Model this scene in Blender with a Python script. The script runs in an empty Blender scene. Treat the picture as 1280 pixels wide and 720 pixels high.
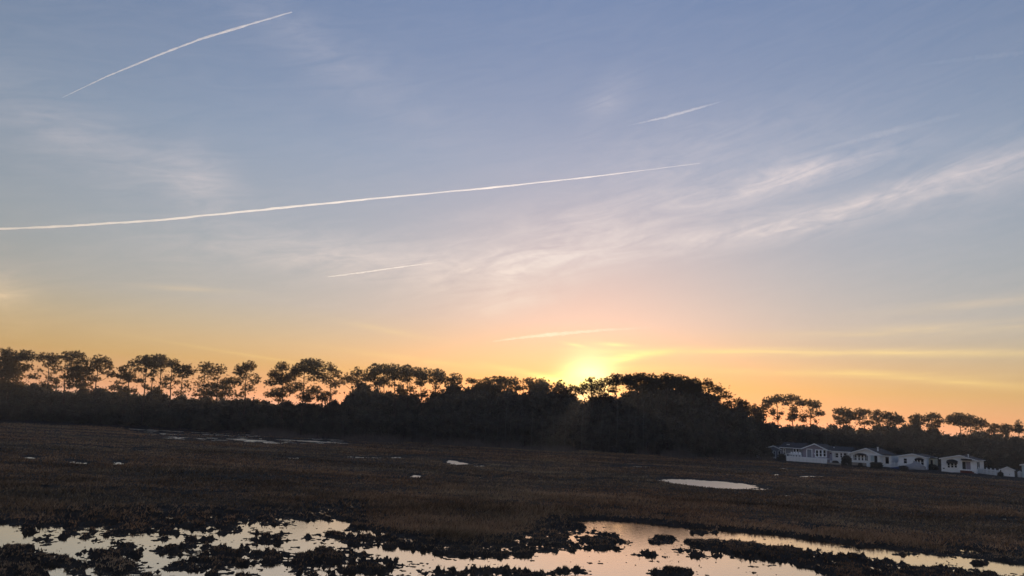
import bpy, math, random
import numpy as np
from mathutils import Vector, Matrix

random.seed(11)
RNG = np.random.default_rng(11)
S = bpy.context.scene
COL = S.collection

# ------------------------------------------------------------------ camera
F_PX = 925.0                      # focal length in photo pixels (1280 wide)
ROLL = math.radians(3.0)
PITCH = math.atan(170 / 925.0)
CAM = np.array((0.0, 0.0, 5.0))
FW = np.array((0, math.cos(PITCH), math.sin(PITCH)))
R0 = np.array((1.0, 0, 0))
U0 = np.array((0, -math.sin(PITCH), math.cos(PITCH)))
RC = R0 * math.cos(ROLL) + U0 * math.sin(ROLL)
UC = U0 * math.cos(ROLL) - R0 * math.sin(ROLL)
cd = bpy.data.cameras.new('camera')
cam = bpy.data.objects.new('camera', cd)
COL.objects.link(cam)
cam.matrix_world = Matrix([[RC[i], UC[i], -FW[i], CAM[i]] for i in range(3)] + [[0, 0, 0, 1]])
cd.sensor_width = 36
cd.lens = F_PX / 1280 * 36
cd.clip_start = 0.5
cd.clip_end = 400000
S.camera = cam


def ray(px, py):
    d = FW * F_PX + RC * (px - 640) - UC * (py - 360)
    return d / np.linalg.norm(d)


def on_z(px, py, z=0.0):            # where a pixel's ray meets a level
    d = ray(px, py)
    return CAM + d * ((z - CAM[2]) / d[2])


def P(px, py, depth):               # where it meets the vertical plane y = depth
    d = ray(px, py)
    return CAM + d * (depth / d[1])


def G(px, depth, z=0.0):            # the point of level z at that depth, in a pixel column
    a = FW * F_PX + RC * (px - 640) + UC * 360
    k = z - CAM[2]
    # ray = a - UC*py ; need ray_z*depth = k*ray_y
    py = (a[2] * depth - k * a[1]) / (UC[2] * depth - k * UC[1])
    return P(px, py, depth)


def to_px(X):                       # world points -> photo pixels
    d = X - CAM
    w = d @ FW
    w = np.where(np.abs(w) < 1e-6, 1e-6, w)
    return 640 + F_PX * (d @ RC) / w, 360 - F_PX * (d @ UC) / w


# ------------------------------------------------------------------ light
SUN = ray(737, 480)
SUN_EL = math.asin(SUN[2])
SUN_AZ = math.atan2(SUN[0], SUN[1])
sl = bpy.data.lights.new('sun', 'SUN')
sl.energy = 3.4
sl.angle = math.radians(0.53)
sl.color = (1.0, 0.80, 0.58)
so = bpy.data.objects.new('sun', sl)
COL.objects.link(so)
so.rotation_euler = Vector(-SUN).to_track_quat('-Z', 'Y').to_euler()
so.location = (60, 300, 60)

S.view_settings.view_transform = 'Standard'
S.view_settings.look = 'None'
S.view_settings.gamma = 1
S.view_settings.use_curve_mapping = False
S.view_settings.exposure = 1.0
S.cycles.use_denoising = True
S.cycles.max_bounces = 6
S.cycles.transparent_max_bounces = 12
S.cycles.sample_clamp_indirect = 6

# ------------------------------------------------------------------ sky
W = bpy.data.worlds.new('World')
S.world = W
W.use_nodes = True
W.cycles.sampling_method = 'MANUAL'
W.cycles.sample_map_resolution = 256
nt = W.node_tree
N = nt.nodes
L = nt.links
bg = N['Background']
bg.inputs[1].default_value = 0.15
sky = N.new('ShaderNodeTexSky')
sky.sky_type = 'NISHITA'
sky.sun_disc = False
sky.sun_elevation = SUN_EL
sky.sun_rotation = SUN_AZ
sky.air_density = 1.0
sky.dust_density = 0.11
sky.ozone_density = 3.0


def M(op, a, b=None, c=None, clamp=False):
    n = N.new('ShaderNodeMath')
    n.operation = op
    n.use_clamp = clamp
    for i, v in enumerate((a, b, c)):
        if v is None:
            continue
        if isinstance(v, (int, float)):
            n.inputs[i].default_value = v
        else:
            L.new(v, n.inputs[i])
    return n.outputs[0]


def ramp_node(fac, stops, interp='LINEAR'):
    r = N.new('ShaderNodeValToRGB')
    r.color_ramp.interpolation = interp
    e = r.color_ramp.elements
    while len(e) < len(stops):
        e.new(0.5)
    for i, (p, c) in enumerate(stops):
        e[i].position = p
        e[i].color = (*c, 1)
    L.new(fac, r.inputs[0])
    return r.outputs[0]


def mixc(fac, a, b, mode='MIX'):
    m = N.new('ShaderNodeMix')
    m.data_type = 'RGBA'
    m.blend_type = mode
    m.clamp_result = False
    m.clamp_factor = True
    for i, v in ((0, fac), (6, a), (7, b)):
        if isinstance(v, (int, float)):
            m.inputs[i].default_value = v
        elif isinstance(v, tuple):
            m.inputs[i].default_value = (*v, 1)
        else:
            L.new(v, m.inputs[i])
    return m.outputs[2]


tc = N.new('ShaderNodeTexCoord')
sp = N.new('ShaderNodeSeparateXYZ')
nrm = N.new('ShaderNodeVectorMath')
nrm.operation = 'NORMALIZE'
L.new(tc.outputs['Generated'], nrm.inputs[0])
L.new(nrm.outputs[0], sp.inputs[0])
EL = M('MULTIPLY', M('ARCSINE', sp.outputs[2]), 57.2958)          # elevation, degrees
AZ = M('MULTIPLY', M('ARCTAN2', sp.outputs[0], sp.outputs[1]), 57.2958)
# evening air: tint over elevation
tint = ramp_node(M('DIVIDE', EL, 40.0, clamp=True), [
    (0.0, (0.80, 0.40, 0.50)), (0.04, (0.80, 0.40, 0.36)), (0.085, (0.90, 0.45, 0.25)), (0.125, (1.06, 0.52, 0.32)),
    (0.2, (1.20, 0.63, 0.47)), (0.3, (1.37, 0.74, 0.55)), (0.4, (1.54, 0.84, 0.63)),
    (0.5, (1.60, 0.91, 0.71)), (0.65, (1.60, 0.93, 0.77)), (0.8, (1.56, 0.95, 0.84)),
    (1.0, (1.48, 0.96, 0.90))])
base = mixc(1.0, sky.outputs[0], tint, 'MULTIPLY')


def azel(px, py):
    d = ray(px, py)
    return math.degrees(math.atan2(d[0], d[1])), math.degrees(math.asin(d[2]))


def noise(vec, scale, detail, rough=0.55, dist=0.0):
    n = N.new('ShaderNodeTexNoise')
    n.inputs['Scale'].default_value = scale
    n.inputs['Detail'].default_value = detail
    n.inputs['Roughness'].default_value = rough
    n.inputs['Distortion'].default_value = dist
    L.new(vec, n.inputs['Vector'])
    return n.outputs[0]


def comb(x, y, z=0.0):
    n = N.new('ShaderNodeCombineXYZ')
    for i, v in enumerate((x, y, z)):
        if isinstance(v, (int, float)):
            n.inputs[i].default_value = v
        else:
            L.new(v, n.inputs[i])
    return n.outputs[0]


def rot_coords(deg, sx, sy):
    c, s = math.cos(math.radians(deg)), math.sin(math.radians(deg))
    u = M('ADD', M('MULTIPLY', AZ, c * sx), M('MULTIPLY', EL, s * sx))
    v = M('ADD', M('MULTIPLY', AZ, -s * sy), M('MULTIPLY', EL, c * sy))
    return comb(u, v)


fib = noise(rot_coords(13, 0.17, 0.95), 1.0, 6, 0.64, 1.3)         # drawn-out, curling fibres
fine = noise(rot_coords(-30, 0.22, 1.5), 1.0, 4, 0.6, 1.4)         # faint fall streaks
low = noise(rot_coords(2, 0.10, 1.5), 1.0, 5, 0.6, 1.2)            # flat bars near the horizon
puff = noise(rot_coords(16, 0.22, 0.50), 1.0, 5, 0.62, 1.0)

# cirrus: (photo x, y, half length, half width in px, tilt up to the right in deg, amount)
HIGH = [(985, 222, 110, 17, 13, .80), (1080, 256, 180, 17, 15, .58), (915, 294, 120, 15, 8, .50),
        (740, 290, 190, 42, 13, .55), (650, 338, 130, 24, 14, .58), (705, 322, 60, 9, 8, .6),
        (640, 375, 65, 18, 18, .55), (440, 322, 190, 26, 4, .42), (245, 222, 50, 34, -25, .26),
        (760, 122, 22, 40, -50, .26), (1240, 215, 110, 34, 16, .26), (5, 370, 30, 24, -40, .30),
        (400, 60, 200, 34, -20, .14), (120, 180, 160, 36, -10, .16), (880, 190, 170, 44, 10, .24)]
LOWC = [(1130, 441, 190, 5, 3, .55), (985, 466, 170, 4, 3, .45), (900, 440, 120, 5, 4, .85),
        (1160, 412, 150, 7, 5, .45), (770, 431, 22, 2.5, 2, .8), (718, 431, 14, 2, -4, .8),
        (690, 474, 66, 4, -6, 1.6), (785, 447, 56, 4.5, 14, 1.0), (728, 474, 34, 7, 0, 1.1), (560, 455, 120, 4, -1, .35),
        (480, 412, 60, 4, -4, .25), (240, 362, 60, 4, 6, .25), (1200, 478, 140, 5, -2, .4),
        (1220, 380, 120, 8, 8, .22), (330, 447, 120, 2, -2, .25)]


AE = comb(AZ, EL)


def blobs(lst):
    tot = 0.0
    for (px, py, hw, hh, tilt, amt) in lst:
        a0, e0 = azel(px, py)
        k = 57.3 / F_PX * 0.93 * 2.1
        m = N.new('ShaderNodeMapping')
        m.vector_type = 'TEXTURE'
        m.inputs['Location'].default_value = (a0, e0, 0)
        m.inputs['Rotation'].default_value = (0, 0, math.radians(tilt - 3.0))
        m.inputs['Scale'].default_value = (hw * k, hh * k, 1)
        L.new(AE, m.inputs['Vector'])
        g = N.new('ShaderNodeTexGradient')
        g.gradient_type = 'QUADRATIC_SPHERE'
        L.new(m.outputs[0], g.inputs[0])
        tot = M('MULTIPLY_ADD', g.outputs[1], amt, tot)
    return tot


hi_n = M('MULTIPLY', M('MULTIPLY_ADD', fib, 2.9, -0.95, clamp=True), M('MULTIPLY_ADD', fine, 0.9, 0.45))
hi_n = M('MULTIPLY_ADD', M('MULTIPLY_ADD', puff, 2.2, -0.65, clamp=True), 0.52, M('MULTIPLY', hi_n, 0.58))
hi_d = M('MULTIPLY', M('MULTIPLY', blobs(HIGH), hi_n), 1.75, clamp=True)
lo_n = M('MULTIPLY_ADD', low, 2.4, -0.55, clamp=True)
lo_d = M('MULTIPLY', blobs(LOWC), M('MULTIPLY_ADD', lo_n, 1.0, 0.05), clamp=True)
# a thin veil over everything, never quite even
veil = M('MULTIPLY', M('MULTIPLY_ADD', fib, 1.6, -0.55, clamp=True), 0.10)
veil = M('MULTIPLY', veil, M('DIVIDE', EL, 6.0, clamp=True))
hi_c = ramp_node(M('DIVIDE', EL, 40.0, clamp=True), [
    (0.0, (3.6, 2.2, 0.9)), (0.14, (3.6, 2.5, 1.35)), (0.22, (3.3, 2.6, 2.1)), (0.32, (2.9, 2.45, 2.25)),
    (0.5, (2.4, 2.15, 2.2)), (1.0, (1.6, 1.75, 2.1))])
lo_c = ramp_node(M('DIVIDE', EL, 12.0, clamp=True), [
    (0.0, (3.6, 1.9, 0.6)), (0.4, (4.0, 2.9, 0.95)), (0.7, (3.5, 2.5, 1.3)), (1.0, (3.1, 2.35, 1.8))])
dot = N.new('ShaderNodeVectorMath')
dot.operation = 'DOT_PRODUCT'
L.new(nrm.outputs[0], dot.inputs[0])
dot.inputs[1].default_value = tuple(SUN)
near_sun = M('POWER', M('MAXIMUM', dot.outputs['Value'], 0.0), 420.0)    # cloud by the sun shines brighter
lo_c = mixc(1.0, lo_c, mixc(near_sun, (1, 1, 1), (2.2, 2.5, 2.0)), 'MULTIPLY')
glow = M('POWER', M('MAXIMUM', dot.outputs['Value'], 0.0), 2200.0)        # bright aureole close round the sun
base = mixc(1.0, base, mixc(glow, (0, 0, 0), (4.0, 4.0, 1.9)), 'ADD')
c1 = mixc(M('ADD', hi_d, veil, clamp=True), base, hi_c)
c2 = mixc(lo_d, c1, lo_c)
L.new(c2, bg.inputs[0])

# ------------------------------------------------------------------ helpers
def mat(name, col, rough=0.9, var=0.25, scale=8.0, col2=None, transl=0.0, tcol=None, spec=0.3, bump=0.0, bscale=30.0, attr=None,
        metallic=0.0):
    m = bpy.data.materials.new(name)
    m.use_nodes = True
    t = m.node_tree
    n, l = t.nodes, t.links
    b = n['Principled BSDF']
    b.inputs['Roughness'].default_value = rough
    b.inputs['Specular IOR Level'].default_value = spec
    b.inputs['Metallic'].default_value = metallic
    g = n.new('ShaderNodeNewGeometry')
    nz = n.new('ShaderNodeTexNoise')
    nz.inputs['Scale'].default_value = scale
    nz.inputs['Detail'].default_value = 4
    l.new(g.outputs['Position'], nz.inputs['Vector'])
    r = n.new('ShaderNodeValToRGB')
    c2 = col2 or tuple(c * (1 + var) for c in col)
    c1 = tuple(c * (1 - var) for c in col)
    r.color_ramp.elements[0].position = 0.3
    r.color_ramp.elements[1].position = 0.7
    r.color_ramp.elements[0].color = (*c1, 1)
    r.color_ramp.elements[1].color = (*c2, 1)
    l.new(nz.outputs[0], r.inputs[0])
    out = r.outputs[0]
    if attr:
        at = n.new('ShaderNodeAttribute')
        at.attribute_name = attr
        mx = n.new('ShaderNodeMix')
        mx.data_type = 'RGBA'
        mx.blend_type = 'MULTIPLY'
        mx.inputs[0].default_value = 1.0
        l.new(out, mx.inputs[6])
        l.new(at.outputs['Color'], mx.inputs[7])
        out = mx.outputs[2]
    l.new(out, b.inputs['Base Color'])
    if bump:
        nb = n.new('ShaderNodeTexNoise')
        nb.inputs['Scale'].default_value = bscale
        nb.inputs['Detail'].default_value = 5
        l.new(g.outputs['Position'], nb.inputs['Vector'])
        bp = n.new('ShaderNodeBump')
        bp.inputs['Strength'].default_value = bump
        l.new(nb.outputs[0], bp.inputs['Height'])
        l.new(bp.outputs[0], b.inputs['Normal'])
    if transl:
        tr = n.new('ShaderNodeBsdfTranslucent')
        if tcol:
            tr.inputs[0].default_value = (*tcol, 1)
        else:
            l.new(out, tr.inputs[0])
        ms = n.new('ShaderNodeMixShader')
        ms.inputs[0].default_value = transl
        l.new(b.outputs[0], ms.inputs[1])
        l.new(tr.outputs[0], ms.inputs[2])
        l.new(ms.outputs[0], n['Material Output'].inputs[0])
    return m


MT = {
    'needle': mat('pine_needles', (0.085, 0.078, 0.045), 0.7, 0.35, 1.5, transl=0.40, tcol=(0.17, 0.10, 0.035)),
    'leaf': mat('evergreen_leaves', (0.105, 0.098, 0.078), 0.75, 0.4, 0.8, transl=0.25, tcol=(0.13, 0.085, 0.035)),
    'bark': mat('pine_bark', (0.085, 0.062, 0.048), 0.95, 0.3, 3.0),
    'grey_bark': mat('weathered_grey_wood', (0.15, 0.135, 0.12), 0.95, 0.25, 3.0),
    'grass': mat('marsh_grass_blades', (0.30, 0.185, 0.108), 0.9, 0.35, 0.35, transl=0.15, spec=0.05, attr='tone'),
    'reed': mat('dry_reeds', (0.16, 0.125, 0.105), 0.9, 0.25, 0.5, transl=0.2, spec=0.05),
    'mud': mat('marsh_mud', (0.045, 0.035, 0.028), 0.85, 0.35, 1.2, spec=0.06, bump=0.5, bscale=9.0),
    'white': mat('white_vinyl', (0.86, 0.86, 0.87), 0.55, 0.05, 2.0),
    'cream': mat('cream_siding', (0.62, 0.56, 0.42), 0.6, 0.06, 2.0),
    'lav': mat('grey_lavender_siding', (0.30, 0.26, 0.30), 0.6, 0.06, 2.0),
    'grey': mat('slate_grey_siding', (0.22, 0.23, 0.26), 0.6, 0.08, 2.0),
    'teal': mat('pale_blue_siding', (0.50, 0.60, 0.64), 0.6, 0.05, 2.0),
    'shingle': mat('dark_roof_shingles', (0.055, 0.05, 0.052), 0.9, 0.25, 6.0, bump=0.3, bscale=12.0),
    'glass': mat('dark_window_glass', (0.012, 0.014, 0.018), 0.08, 0.1, 1.0, spec=0.5),
    'dark': mat('dark_shutter_paint', (0.02, 0.02, 0.026), 0.6, 0.15, 3.0),
    'brick': mat('red_brick_steps', (0.16, 0.055, 0.038), 0.9, 0.25, 9.0, bump=0.3),
    'tan': mat('weathered_deck_boards', (0.36, 0.30, 0.25), 0.85, 0.15, 4.0),
    'tarp': mat('grey_tarpaulin', (0.30, 0.29, 0.30), 0.7, 0.12, 2.0, bump=0.4, bscale=3.0),
    'bluetarp': mat('dark_blue_tarpaulin', (0.05, 0.06, 0.12), 0.6, 0.15, 2.0, bump=0.4, bscale=3.0),
    'tank': mat('white_tank_paint', (0.66, 0.67, 0.70), 0.4, 0.05, 2.0),
    'metal': mat('galvanised_metal', (0.35, 0.35, 0.36), 0.5, 0.1, 3.0, metallic=0.6),
    'lilac': mat('lilac_door_paint', (0.42, 0.42, 0.56), 0.5, 0.05, 2.0),
}


def link(o, parent=None):
    COL.objects.link(o)
    if parent:
        o.parent = parent
    return o


def tag(o, label=None, cat=None, group=None, kind=None):
    if label:
        o['label'] = label
    if cat:
        o['category'] = cat
    if group:
        o['group'] = group
    if kind:
        o['kind'] = kind
    return o


def empty(name, loc, rz=0.0):
    o = bpy.data.objects.new(name, None)
    o.location = loc
    o.rotation_euler = (0, 0, rz)
    o.empty_display_size = 0.5
    return link(o)


def np_mesh(name, V, Fc, material, smooth=False):
    """V (n,3) floats, Fc (m,k) ints with k = 3 or 4"""
    V = np.ascontiguousarray(V, dtype=np.float32)
    Fc = np.ascontiguousarray(Fc, dtype=np.int32)
    me = bpy.data.meshes.new(name)
    k = Fc.shape[1]
    me.vertices.add(len(V))
    me.vertices.foreach_set('co', V.ravel())
    me.loops.add(Fc.size)
    me.loops.foreach_set('vertex_index', Fc.ravel())
    me.polygons.add(len(Fc))
    me.polygons.foreach_set('loop_start', np.arange(0, Fc.size, k, dtype=np.int32))
    if smooth:
        me.polygons.foreach_set('use_smooth', np.ones(len(Fc), dtype=bool))
    me.update(calc_edges=True)
    me.materials.append(material)
    return me


class MB:
    def __init__(self):
        self.v, self.f = [], []

    def add(self, vs, fs):
        b = len(self.v)
        self.v += [tuple(map(float, p)) for p in vs]
        self.f += [tuple(b + i for i in f) for f in fs]
        return self

    def box(self, x0, x1, y0, y1, z0, z1):
        vs = [(x, y, z) for z in (z0, z1) for y in (y0, y1) for x in (x0, x1)]
        return self.add(vs, [(0, 2, 3, 1), (4, 5, 7, 6), (0, 1, 5, 4), (2, 6, 7, 3), (0, 4, 6, 2), (1, 3, 7, 5)])

    def prism(self, poly, y0, y1):          # polygon in (x, z), pushed along y
        n = len(poly)
        vs = [(x, y0, z) for x, z in poly] + [(x, y1, z) for x, z in poly]
        fs = [tuple(range(n)), tuple(range(2 * n - 1, n - 1, -1))]
        fs += [(i, n + i, n + (i + 1) % n, (i + 1) % n) for i in range(n)]
        return self.add(vs, fs)

    def tube(self, pts, rad, n=6, cap=True):
        pts = [np.array(p, float) for p in pts]
        rings = []
        for i, p in enumerate(pts):
            t = pts[min(i + 1, len(pts) - 1)] - pts[max(i - 1, 0)]
            t = t / (np.linalg.norm(t) + 1e-9)
            a = np.cross(t, (0.31, 0.95, 0.02) if abs(t[2]) > 0.7 else (0, 0, 1.0))
            a /= np.linalg.norm(a) + 1e-9
            b = np.cross(t, a)
            r = rad[i] if hasattr(rad, '__len__') else rad
            rings.append([p + r * (a * math.cos(2 * math.pi * j / n) + b * math.sin(2 * math.pi * j / n)) for j in range(n)])
        vs = [q for r in rings for q in r]
        fs = []
        for i in range(len(pts) - 1):
            for j in range(n):
                fs.append((i * n + j, i * n + (j + 1) % n, (i + 1) * n + (j + 1) % n, (i + 1) * n + j))
        if cap:
            fs += [tuple(range(n - 1, -1, -1)), tuple((len(pts) - 1) * n + j for j in range(n))]
        return self.add(vs, fs)

    def mesh(self, name, material, smooth=False):
        me = bpy.data.meshes.new(name)
        me.from_pydata(self.v, [], self.f)
        me.update()
        if smooth:
            me.polygons.foreach_set('use_smooth', [True] * len(me.polygons))
        me.materials.append(material)
        return me

    def build(self, name, material, parent=None, smooth=False):
        return link(bpy.data.objects.new(name, self.mesh(name, material, smooth)), parent)


# value noise on the ground plane
_PERM = RNG.random((256, 256)) * 2 - 1


def vnoise(x, y):
    xi, yi = np.floor(x).astype(int), np.floor(y).astype(int)
    fx, fy = x - xi, y - yi
    fx, fy = fx * fx * (3 - 2 * fx), fy * fy * (3 - 2 * fy)
    g = lambda a, b: _PERM[a & 255, b & 255]
    return (g(xi, yi) * (1 - fx) + g(xi + 1, yi) * fx) * (1 - fy) + (g(xi, yi + 1) * (1 - fx) + g(xi + 1, yi + 1) * fx) * fy


def fbm(x, y, oct=4, gain=0.55):
    s, a, t = 0, 1.0, 0.0
    for i in range(oct):
        s = s + a * vnoise(x * 2.03 ** i + 17.3 * i, y * 2.03 ** i - 9.1 * i)
        t += a
        a *= gain
    return s / t * 1.5


def sstep(a, b, x):
    t = np.clip((x - a) / (b - a), 0, 1)
    return t * t * (3 - 2 * t)


def poly_sd(x, y, poly):                 # signed distance, positive inside
    d = np.full(x.shape, 1e18)
    ins = np.zeros(x.shape, bool)
    n = len(poly)
    for i in range(n):
        ax, ay = poly[i]
        bx, by = poly[(i + 1) % n]
        ex, ey = bx - ax, by - ay
        wx, wy = x - ax, y - ay
        t = np.clip((wx * ex + wy * ey) / (ex * ex + ey * ey + 1e-12), 0, 1)
        d = np.minimum(d, (wx - ex * t) ** 2 + (wy - ey * t) ** 2)
        c = (ay > y) != (by > y)
        ins ^= c & (x < ex * (y - ay) / (ey if abs(ey) > 1e-12 else 1e-12) + ax)
    d = np.sqrt(d)
    return np.where(ins, d, -d)


# ------------------------------------------------------------------ the marsh floor
def ell(px, py, rx, ry, n=12):
    return [(px + rx * math.cos(2 * math.pi * i / n), py + ry * math.sin(2 * math.pi * i / n)) for i in range(n)]


# outlines read off the photograph, laid on the ground: (outline, wetness, edge softness in m)
REGIONS = [
    ([(-200, 650), (30, 656), (100, 662), (200, 660), (330, 652), (440, 646), (470, 665), (560, 682), (660, 672), (695, 650),
      (800, 652), (900, 664), (1060, 680), (1280, 705), (1500, 725), (1500, 1100), (-300, 1100)], 0.16, 0.8),
    ([(50, 640), (150, 636), (300, 640), (440, 630), (450, 646), (330, 656), (200, 662), (90, 664)], -0.40, 1.5),
    ([(385, 634), (440, 628), (448, 648), (400, 650)], -0.22, 1.0),
    ([(440, 655), (470, 665), (560, 682), (660, 670), (690, 655), (740, 668), (800, 690), (690, 690), (640, 698), (565, 697),
      (512, 686), (440, 684), (420, 672)], -0.30, 0.6),
    ([(690, 650), (760, 652), (800, 668), (800, 690), (700, 692)], -0.12, 0.6),
    ([(0, 654), (22, 660), (25, 668), (50, 669), (48, 680), (62, 690), (20, 682), (-120, 690), (-120, 650)], 0.85, 0.5),
    ([(48, 680), (70, 676), (100, 672), (105, 677), (125, 679), (140, 681), (148, 692), (120, 698), (108, 705), (100, 735),
      (60, 735), (50, 712), (75, 705), (85, 697), (65, 690)], 0.62, 0.5),
    ([(130, 670), (165, 668), (200, 671), (240, 668), (290, 666), (310, 664), (320, 678), (270, 684), (262, 680), (225, 681),
      (180, 682), (165, 680), (140, 675)], 0.60, 0.5),
    ([(150, 700), (178, 690), (190, 682), (200, 690), (205, 700), (240, 707), (225, 716), (165, 716), (180, 703)], 0.60, 0.5),
    ([(365, 653), (430, 652), (436, 656), (425, 666), (395, 666), (388, 672), (392, 682), (380, 690), (372, 700), (340, 701),
      (318, 685), (330, 680), (360, 676), (362, 664)], 0.75, 0.5),
    ([(320, 714), (350, 711), (362, 706), (365, 740), (320, 740)], 0.6, 0.4),
    ([(440, 684), (460, 686), (512, 686), (530, 694), (565, 697), (640, 698), (690, 690), (760, 690), (820, 695), (900, 697),
      (960, 702), (1040, 716), (1060, 760), (780, 760), (700, 718), (640, 716), (600, 712), (560, 712), (540, 706), (500, 700),
      (465, 699), (470, 690)], 0.72, 0.5),
    ([(715, 652), (750, 649), (790, 652), (850, 659), (900, 662), (960, 667), (1040, 677), (1120, 688), (1200, 698), (1300, 707),
      (1420, 720), (1420, 732), (1300, 719), (1200, 710), (1120, 701), (1060, 691), (1000, 684), (940, 677), (870, 673),
      (855, 678), (845, 688), (860, 694), (770, 692), (790, 680), (775, 668), (735, 660)], 0.80, 0.5),
    ([(852, 677), (900, 677), (960, 684), (1020, 691), (1060, 697), (1150, 710), (1290, 727), (1400, 735), (1400, 800), (1080, 780),
      (1040, 718), (980, 702), (930, 694), (880, 687)], -0.68, 0.5),
    ([(-120, 690), (25, 684), (55, 690), (75, 700), (50, 712), (55, 735), (-120, 740)], -0.40, 0.4),
    (ell(118, 692, 30, 6), -0.36, 0.3), (ell(92, 709, 18, 8), -0.36, 0.3), (ell(152, 712, 28, 6), -0.36, 0.3),
    (ell(163, 695, 14, 4), -0.36, 0.3), (ell(160, 684, 24, 3), -0.36, 0.3), (ell(218, 688, 30, 6), -0.36, 0.3),
    (ell(258, 690, 24, 7), -0.36, 0.3), (ell(221, 709, 14, 5), -0.36, 0.3), (ell(278, 701, 36, 9), -0.42, 0.3),
    (ell(63, 677, 9, 5), -0.36, 0.3), (ell(38, 663, 12, 4), -0.36, 0.3), (ell(336, 676, 22, 5), -0.36, 0.3),
    (ell(335, 696, 26, 7), -0.35, 0.3), (ell(400, 700, 40, 10), -0.3, 0.4), (ell(480, 706, 36, 8), -0.22, 0.4),
    (ell(400, 672, 20, 4), -0.4, 0.3), (ell(250, 675, 26, 2.2), -0.4, 0.25), (ell(207, 675, 10, 2), -0.4, 0.25),
    (ell(825, 676, 20, 5), -0.36, 0.3), (ell(806, 693, 13, 3.5), -0.36, 0.3), (ell(620, 715, 40, 5), -0.4, 0.3),
    (ell(715, 714, 24, 3), -0.35, 0.3), (ell(842, 716, 30, 4), -0.4, 0.3), (ell(868, 693, 6, 2), -0.5, 0.2),
    (ell(1075, 683, 26, 1.6), -0.4, 0.2), (ell(880, 666, 20, 1.5), -0.4, 0.2), (ell(1225, 704, 14, 1.6), -0.4, 0.2),
    (ell(1130, 693, 18, 1.4), -0.3, 0.2),
    # ponds out on the marsh
    ([(822, 600.5), (838, 599), (862, 599.5), (885, 601), (912, 603), (938, 606), (950, 609), (944, 612.5), (920, 612), (895, 610.5), (868, 608), (840, 604.5)], 0.95, 2.0),
    ([(557, 577), (562, 575.5), (572, 576.5), (580, 578.5), (588, 580), (578, 581), (568, 581.5), (560, 579)], 0.9, 1.5), (ell(600, 583, 7, 1.3), 0.5, 0.7),
    (ell(519, 596, 7, 2.0), 0.65, 0.6), (ell(38, 573, 8, 1.5), 0.5, 0.9), (ell(92, 578, 7, 1.5), 0.6, 0.8),
    (ell(105, 580, 8, 1.6), 0.6, 0.8), (ell(148, 580, 6, 2.2), 0.6, 0.8), (ell(175, 564, 7, 1.0), 0.4, 0.8),
    ([(140, 533), (230, 539), (300, 543), (440, 548), (440, 556), (330, 555), (200, 548)], -0.24, 2.5),
    ([(360, 550), (400, 549), (432, 552), (400, 555)], 0.08, 1.0),
    (ell(465, 573, 45, 1.2), 0.02, 1.0), (ell(365, 573, 16, 1.2), 0.1, 0.9), (ell(790, 584, 40, 1.2), 0.0, 1.2),
    (ell(1012, 596, 20, 1.1), 0.25, 0.9), (ell(970, 594, 5, 1.2), 0.5, 0.8), (ell(1255, 650, 24, 1.4), 0.35, 0.5),
    ([(990, 658), (1030, 657), (1050, 661), (1010, 665)], -0.28, 0.8), (ell(950, 612, 16, 1.0), 0.1, 0.8),
    ([(1150, 678), (1260, 688), (1290, 694), (1290, 702), (1200, 692)], -0.34, 1.0),
]
def creek(pts, hw, v=-0.30):
    # a narrow muddy runnel winding through the grass, as a strip of the ground
    up = [(x, y - hw) for x, y in pts]
    return (up + [(x, y + hw) for x, y in reversed(pts)], v, 0.8)


REGIONS += [creek([(190, 596), (240, 594), (290, 600), (350, 597), (420, 602), (500, 599)], 0.9),
            creek([(560, 594), (610, 598), (650, 595), (700, 602), (760, 600), (820, 606)], 0.9),
            creek([(950, 622), (1000, 618), (1050, 626), (1110, 624), (1170, 633), (1240, 636)], 1.1),
            creek([(60, 612), (110, 616), (170, 612), (230, 620), (300, 617)], 1.0),
            creek([(420, 570), (470, 573), (540, 570), (600, 576)], 0.6, -0.15),
            creek([(900, 586), (960, 584), (1020, 590), (1090, 593), (1160, 600)], 0.6, -0.2),
            creek([(540, 630), (600, 636), (640, 630), (700, 640), (780, 638), (850, 650)], 1.3),
            creek([(20, 560), (80, 556), (150, 562), (230, 560)], 0.5, -0.15)]
REG = [([tuple(on_z(px, py)[:2]) for px, py in poly], v, s) for poly, v, s in REGIONS]
# taller stands and dark creek edges in the grass: (outline, extra height)
TALL = [([(470, 640), (560, 630), (650, 634), (760, 642), (900, 656), (1100, 672), (1280, 692), (1280, 700), (1050, 678),
          (900, 662), (790, 650), (700, 648), (660, 668), (560, 680), (480, 664)], 0.22),
        ([(540, 606), (640, 616), (760, 622), (900, 628), (900, 636), (740, 634), (620, 628), (540, 618)], 0.20),
        ([(420, 560), (600, 566), (760, 575), (760, 582), (600, 575), (420, 568)], 0.10),
        ([(1150, 628), (1210, 630), (1280, 642), (1280, 650), (1190, 645)], 0.35)]
TALLG = [([tuple(on_z(px, py)[:2]) for px, py in poly], v) for poly, v in TALL]
BANK_PX = [(940, 574), (980, 580), (1040, 584), (1110, 588), (1180, 594), (1290, 604), (1500, 620)]
BANK = np.array([on_z(px, py)[:2] for px, py in BANK_PX])


def bank(x, y):
    """0 on the marsh, 1 on the slightly raised lawn the houses stand on and under the woods"""
    yb = np.interp(x, BANK[:, 0], BANK[:, 1])
    yb = np.where(x < BANK[0, 0], 160.0 + 0 * x, yb)
    yb = np.where(x > BANK[-1, 0], BANK[-1, 1] - (x - BANK[-1, 0]) * 0.7, yb)
    return sstep(-2, 5, y - yb)


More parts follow.
